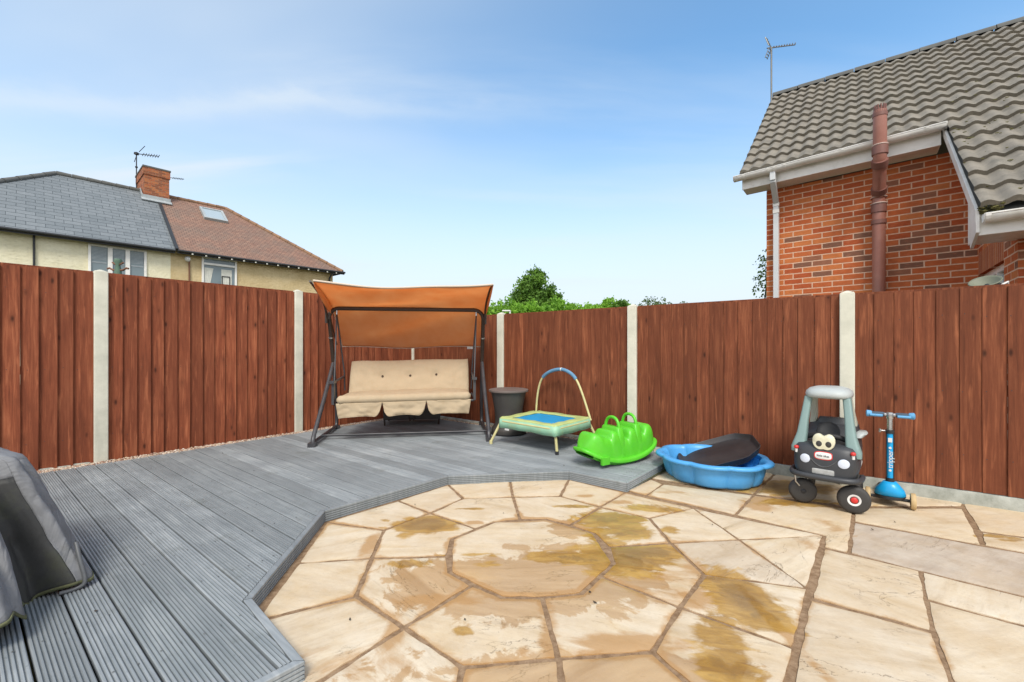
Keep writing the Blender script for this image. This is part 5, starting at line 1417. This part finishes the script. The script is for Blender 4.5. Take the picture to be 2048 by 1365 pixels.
# roof
m = MB(); m.rings([(.762,0,.04,.150,.165,3.2), (.772,0,.04,.164,.188,3.2), (.79,0,.04,.168,.192,3), (.81,0,.04,.162,.184,2.9), (.828,0,.04,.140,.158,2.7), (.838,0,.06,.10,.13,2.4), (.841,0,.06,.03,.04,2)], 44); m.build('roof', M['carroof'], car, smooth=60, uv=False)
for s_ in (-1, 1):
    m = MB(); lv = [(.335,.185,-.168,.056,.048), (.37,.184,-.168,.058,.052), (.41,.180,-.155,.046,.050), (.47,.167,-.14,.038,.044), (.57,.157,-.12,.032,.040), (.68,.145,-.09,.030,.038), (.77,.133,-.06,.030,.038)]
    m.rings([(z, s_*x, y, a, b_, 4) for z, x, y, a, b_ in lv], 28); m.build('front_pillar', M['teal'], car, smooth=60, uv=False)
    m = MB(); lv = [(.44,.150,.28,.028,.06), (.52,.148,.27,.028,.05), (.60,.138,.23,.026,.036), (.70,.130,.17,.025,.034), (.775,.122,.14,.026,.045)]
    m.rings([(z, s_*x, y, a, b_, 4) for z, x, y, a, b_ in lv], 24); m.build('rear_pillar', M['pillar'], car, smooth=60, uv=False)
def fy(x, z):            # front surface of the body at (x, z)
    for q0, q1 in zip(FB[:-1], FB[1:]):
        if q0[0] <= z <= q1[0]:
            k = (z-q0[0])/(q1[0]-q0[0]); A = q0[3]+(q1[3]-q0[3])*k; B = q0[4]+(q1[4]-q0[4])*k; cy = q0[2]+(q1[2]-q0[2])*k; e = q0[5]
            return cy-B*max(0, 1-(abs(x)/A)**e)**(1/e)
    return -.25
Rx = Matrix.Rotation(radians(90), 4, 'X')
def disc(name, x, z, rx, rz, t, mat, par, prt=.004, n=28, e=2.0):
    m = MB(); y = fy(x, z); sl_ = (fy(x+.01, z)-fy(x-.01, z))/.02
    ring = []
    for k in range(n):
        a = 2*pi*k/n; c, s = cos(a), sin(a); ring.append((rx*math.copysign(abs(c)**(2/e), c), rz*math.copysign(abs(s)**(2/e), s)))
    lv = [[Vector((x+p*q, fy(x+p*q, z+r*q)-d, z+r*q)) for p, r in ring] for q, d in ((1.0,-.004), (1.0,t*.6), (.9,t), (.3,t*1.1))]
    m.grid(lambda i, j: lv[j][i], n, 4, closeu=True); m.face([m.vert(p) for p in lv[3]]); return m.build(name, mat, par, smooth=60, uv=False)
disc('headlight', -.125, .305, .036, .030, .006, M['lampw'], cb); disc('headlight', .135, .300, .038, .031, .006, M['lampw'], cb)
disc('logo_rim', .0, .338, .063, .028, .004, M['red'], cb, e=3.2); disc('logo_badge', .0, .338, .058, .024, .0055, M['white'], cb, e=3.2)
def front_text(nm, txt, size, x, z, mat, par, out=.0075):
    y = fy(x, z)-out; put_text(nm, txt, size, mat, par, Matrix.Translation((x, y, z)) @ Rx)
front_text('badge_lettering', 'little tikes', .0215, 0, .338, M['rubber'], cb, .0085)
disc('number_plate', .0, .228, .075, .019, .004, M['platesilver'], cb, e=9)
m = MB(); m.tube([(x, fy(x, .315-.055*(1-(x/.092)**2))-.001, .318-.055*(1-(x/.092)**2)) for x in [-.092+.184*k/16 for k in range(17)]], .004, 6); m.build('smile', M['framelight'], cb, smooth=60)
for s_ in (-1, 1):
    m = MB(); x = s_*.192; y = fy(x*.98, .37)-.0; m.tube([(x,y-.004,.335), (x,y-.006,.368)], .011, 8); pg_ = m.build('indicator_base', M['white'], cb); m = MB(); m.lathe([(.008,-.012),(.017,-.008),(.019,.002),(.014,.010),(.004,.013)], 14, (x, y-.008, .372)); m.build('indicator', M['red'], cb, smooth=60)
# eyes: one double-lobed cream plate with two pupils
m = MB(); n = 48; ring = []
for k in range(n):
    a = 2*pi*k/n; x = .077*math.copysign(abs(cos(a))**.72, cos(a)); z = .058*math.copysign(abs(sin(a))**.8, sin(a))
    nk = math.exp(-(x/.022)**2); z -= .020*nk if z > 0 else -.006*nk
    ring.append((x*(1 if z > 0 else 1-.1*abs(z)/.06), z))
ey0 = -.262
def ey(q, d): return [Vector((p*q, ey0-d+(r*q)*.10, .433+r*q)) for p, r in ring]
lv = [ey(.96,-.03), ey(1.0,-.02), ey(1.0,0), ey(.95,.008), ey(.5,.011)]
m.grid(lambda i, j: lv[j][i], n, 5, closeu=True); m.face([m.vert(p) for p in lv[4]]); m.face([m.vert(p) for p in reversed(lv[0])]); eo = m.build('eyes', M['eye'], car, smooth=60, uv=False)
for x in (-.030, .034):
    m = MB(); m.lathe([(.0205,-.003),(.0205,.003),(.018,.0045)], 20, (x, ey0-.010, .418), Matrix.Rotation(radians(90), 3, 'X')); m.build('pupil', M['cartyre'], eo, smooth=50)
# wheels
def wheel(x, y, rz_, r=.092, wd_=.062, hub=True):
    R3 = Matrix.Rotation(rz_, 3, 'Z') @ Matrix.Rotation(radians(-90), 3, 'X')
    m = MB(); prof = [(r*.35,-wd_*.45), (r*.78,-wd_*.5), (r*.94,-wd_*.36), (r,-wd_*.15), (r,wd_*.15), (r*.94,wd_*.36), (r*.78,wd_*.5), (r*.62,wd_*.46), (r*.45,wd_*.40), (r*.35,wd_*.42)]
    m.lathe([(a, -b_) for a, b_ in prof][::-1], 40, (x,y,r), R3); wo_ = m.build('wheel', M['cartyre'], car, smooth=50, uv=False)
    if hub:
        m = MB(); m.lathe([(.040,wd_*.40), (.038,wd_*.48), (.026,wd_*.46), (.024,wd_*.42)], 28, (x,y,r), R3); m.build('hub', M['white'], wo_, smooth=50)
        m = MB(); m.lathe([(.021,wd_*.38), (.020,wd_*.52), (.012,wd_*.60), (.003,wd_*.62)], 24, (x,y,r), R3); m.build('hub_cap', M['red'], wo_, smooth=50)
    else:
        m = MB(); m.lathe([(.045,wd_*.40), (.043,wd_*.46), (.018,wd_*.44), (.012,wd_*.55), (.003,wd_*.56)], 28, (x,y,r), R3); m.build('hub', M['rubber'], wo_, smooth=50)
    return wo_
R_W = []
wheel(-.135, -.165, radians(200), .088, .060, False)
wheel(.160, -.175, radians(192), .094, .060)
wheel(-.15, .26, radians(90), .085, .05, False); wheel(.15, .26, radians(270), .085, .05, False)
m = MB(); m.tube([(-.205,-.245,.185), (-.198,-.245,.12), (-.175,-.222,.088)], .006, 8); m.tube([(.165,-.20,.20), (.165,-.19,.15)], .008, 8); m.tube([(-.12,-.1,.17), (-.15,-.15,.10)], .01, 8); m.build('axle_rod', M['chrome'], car, smooth=60)
# side plate and handle on the image-right flank
m = MB(); m.box((.212,.10,.27), (.006,.17,.07), Matrix.Rotation(radians(6), 3, 'X')); sp2 = m.build('side_plate', M['white'], car)
put_text('plate_lettering', 'A5 MT', .062, M['rubber'], sp2, Matrix.Translation((.2155,.10,.27)) @ Matrix.Rotation(radians(6), 4, 'X') @ Matrix.Rotation(radians(90), 4, 'Z') @ Rx)
m = MB(); m.rings([(.43,.19,.20,.035,.10,3), (.455,.205,.21,.045,.10,3), (.468,.21,.22,.03,.07,3)], 24); m.build('fuel_flap', M['carroof'], car, smooth=60)

for o in car.children_recursive:
    if o.type != 'MESH' or o.name.split('.')[0] in ('wheel', 'hub', 'hub_cap'): continue
    for v in o.data.vertices:
        k = min(1, max(0, (v.co.z-.46)/.30)); v.co.z += .040*(1-k*k*(3-2*k)); v.co.x *= .845; v.co.y = v.co.y*.92
    o.data.update()
# ------------------------------------------------------------------ scooter
sc0 = G(1778, 1000); scb = Vector((2.70, 3.10)); sct = thing('kick_scooter', 'bright blue three-wheeled kick scooter standing against the right fence', 'scooter', (scb.x, scb.y, 0), radians(-38))
m = MB(); m.rings([(.075,0,.03,.085,.075,2.6), (.088,0,.02,.088,.078,2.6), (.12,0,.0,.078,.066,2.3), (.155,0,-.0,.052,.046,2.2), (.175,0,0,.036,.034,2)], 32); m.build('fork_cover', M['scoot'], sct, smooth=60, uv=False)
m = MB(); m.rings([(.052,0,.03,.075,.08,2.6), (.076,0,.03,.090,.080,2.6)], 32); m.box((0,.19,.055), (.11,.34,.022)); m.rings([(.035,0,.33,.05,.07,3), (.07,0,.33,.052,.075,3)], 20); m.tube([(-.115,.0,.055), (.115,.0,.055)], .012, 8); m.build('deck', M['rubber'], sct, bevel=.006, uv=False)
m = MB(); m.tube([(0,0,.17), (0,.012,.53)], .0175, 20); st_ = m.build('stem', M['scoot'], sct, smooth=60)
m = MB(); m.tube([(0,0,.168), (0,.001,.20)], .025, 20); m.tube([(0,.0117,.515), (0,.012,.54)], .0245, 20)
for s_ in (-1, 1): m.tube([(s_*.0195,-.004,.19), (s_*.0195,.008,.52)], .0035, 6)
m.build('collar', M['rubber'], st_, smooth=60)
m = MB(); m.tube([(0,.012,.53), (0,.015,.635)], .0165, 16); m.lathe([(.02,0),(.022,.01),(.022,.035),(.02,.045)], 16, (0,.015,.62)); m.tube([(-.02,.012,.53), (-.055,-.0,.532)], .006, 8); m.tube([(-.055,0,.52), (-.055,0,.545)], .007, 8); m.build('inner_tube', M['chrome'], st_, smooth=60)
hb2 = MB(); hb2.tube([(-.125,.015,.648), (.125,.015,.648)], .012, 12); hbo = hb2.build('handlebar', M['chrome'], sct, smooth=60)
for s_ in (-1, 1):
    m = MB(); m.tube([(s_*.03,.015,.648), (s_*.038,.015,.648), (s_*.10,.015,.648)], [.014,.017,.017], 14); m.build('grip', M['grip'], hbo, smooth=60)
    m = MB(); m.tube([(s_*.04,-.004,.640), (s_*.11,-.004,.640)], .010, 8); m.tube([(s_*.098,.015,.648), (s_*.104,.015,.648), (s_*.128,.015,.648), (s_*.134,.015,.648)], [.016,.022,.024,.014], 14); m.build('grip_end', M['gripend'], hbo, smooth=60)
for s_ in (-1, 1):
    R3 = Matrix.Rotation(radians(90), 3, 'Y'); m = MB(); m.lathe([(.02,-.014),(.052,-.014),(.056,-.009),(.056,.009),(.052,.014),(.02,.014)], 32, (s_*.122,0,.056), R3); wo_ = m.build('wheel', M['woodwheel'], sct, smooth=40, uv=False)
    m = MB(); m.lathe([(.012,-.016),(.024,-.016),(.024,.016),(.012,.016)], 20, (s_*.122,0,.056), R3); m.build('hub', M['rubber'], wo_, smooth=40)
R3 = Matrix.Rotation(radians(90), 3, 'Y'); m = MB(); m.lathe([(.01,-.018),(.038,-.016),(.040,.0),(.038,.016),(.01,.018)], 24, (0,.37,.040), R3); m.build('wheel', M['woodwheel'], sct, smooth=40)
put_text('stem_lettering', 'tripper', .045, M['white'], st_, Matrix.Translation((.001,-.0143,.335)) @ Rx @ Matrix.Rotation(radians(90), 4, 'Z'))
m = MB(); m.box((0,-.012,.47), (.022,.006,.03))
for z, r in ((.415,.008), (.255,.008)): m.lathe([(r,-.003),(r,.003)], 14, (0,-.0135,z), Matrix.Rotation(radians(90), 3, 'X'))
m.build('sticker', M['white'], st_)

# ------------------------------------------------------------------ covered furniture at the left
cv = thing('furniture_cover', 'grey weatherproof cover draped over garden furniture at the left edge', 'furniture cover', (-2.45, 1.80, DZ))
# plan outline (local), near corner then right corner; sampled per height
def cover_pt(a, z):
    # a: 0..1 round; key radii as plan polygon
    key = [(.70,-.30), (.64,-.17), (.46,-.05), (.45,.04), (.56,.13), (.44,.26), (.15,.42), (-.3,.5), (-.8,.45), (-1.1,.1), (-1.05,-.5), (-.6,-.8), (0,-.75), (.50,-.52)]
    n = len(key); t = a*n; i = int(t) % n; f_ = t-int(t)
    p0, p1, p2, p3 = (Vector(key[(i+k-1) % n]) for k in range(4))
    p = .5*((2*p1)+(p2-p0)*f_+(2*p0-5*p1+4*p2-p3)*f_*f_+(3*p1-p0-3*p2+p3)*f_**3)
    k = max(0, z)/.62; sh = 1-.36*k**1.1
    fold = .030*(abs(fbm((a*9, z*2.2+a*4, 4), 1, 3))**.7-.35)+.016*sin(a*2*pi*17+z*4)*(1-.6*k)+.020*sin(a*2*pi*7+2+z*6)*(1-.4*k)+.012*fbm((a*22, z*7, 0), 1, 3)
    c = Vector((-.25, 0)); q = c+(p-c)*(sh+fold)
    return q
m = MB(); NA, NZ = 220, 34
def cvf(i, j):
    a = i/NA; k = j/(NZ-1); z0 = .055+.05*sin(a*2*pi*2+2.2)+.015*sin(a*2*pi*9)
    if k < .78:
        kk = k/.78; z = z0+(.56-z0)*kk; q = cover_pt(a, z); return (q.x, q.y, z)
    kk = (k-.78)/.22; q = cover_pt(a, .56); c = Vector((-.25, 0)); s = max(0, cos(kk*pi/2))**.8; q2 = c+(q-c)*s
    return (q2.x, q2.y, .56+.075*sin(kk*pi/2)+.012*fbm((q2.x*6, q2.y*6, 3), 1, 3))
nz0 = int(NA*1.35/14); nz1 = int(NA*3.75/14)
m.grid(lambda i, j: cvf((i+nz1) % NA, j), NA-(nz1-nz0)+1, NZ); m2 = MB(); m2.grid(lambda i, j: cvf(nz0+i, j), nz1-nz0+1, int(NZ*.72)); m2b = MB(); m2b.grid(lambda i, j: cvf(nz0+i, j+int(NZ*.72)-1), nz1-nz0+1, NZ-int(NZ*.72)+1)
b_ = len(m.v); m.v += m2b.v; m.f += [tuple(k+b_ for k in f) for f in m2b.f]
co = m.build('cover', M['coverfab'], cv, smooth=180, uv=False, solid=.003)
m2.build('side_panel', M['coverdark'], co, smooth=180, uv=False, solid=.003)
# hem with algae
m = MB()
def hemf(i, j):
    x, y, z = cvf(i, 0); return (x*(1+.004)+.0, y*1.004, z-.003+.014*j)
m.grid(hemf, NA, 2, closeu=True); m.build('hem', M['coverhem'], co, smooth=180, uv=False, solid=.0035)
m = MB(); m.tube(smoothpath([P(152,1085,1.95)-cv.location, P(160,1120,1.93)-cv.location, P(170,1163,1.92)-cv.location, P(150,1178,1.90)-cv.location, P(118,1188,1.86)-cv.location], 5), .0085, 8); m.build('hem_cord', M['framelight'], co, smooth=60)
for sx, sy in ((-.9,-.5), (-.9,.3), (.3,-.45), (.3,.15)):
    m = MB(); m.box((sx,sy,.2), (.05,.05,.4)); m.build('leg', M['framedark'], cv)

# crumbs and leaves lying on the slabs and boards
lm = MB()
for (x, y) in ((1036,1031),(1007,1027),(930,1240),(1190,1206),(1425,1050),(1545,1026),(1180,1185),(700,1240),(830,1010),(1790,1045),(1745,1060)):
    p = G(x, y, .004); s_ = random.uniform(.006, .012); a = random.random()*6
    lm.poly([p+Vector((cos(a+k*pi/2)*s_*(1 if k % 2 else .5), sin(a+k*pi/2)*s_*(1 if k % 2 else .5), .002+.004*(k == 1))) for k in range(4)])
for (x, y) in ((457,921),(508,942),(690,893),(1103,905),(1128,932),(192,1223),(445,907)):
    p = G(x, y, DZ+.002); s_ = random.uniform(.006, .011); a = random.random()*6
    lm.poly([p+Vector((cos(a+k*pi/2)*s_*(1 if k % 2 else .5), sin(a+k*pi/2)*s_*(1 if k % 2 else .5), .002+.004*(k == 1))) for k in range(4)])
tag(lm.build('leaf_litter', M['bark'], uv=False, solid=.002), 'tiny dark crumbs and leaf bits scattered on slabs and boards', None, None, 'stuff')
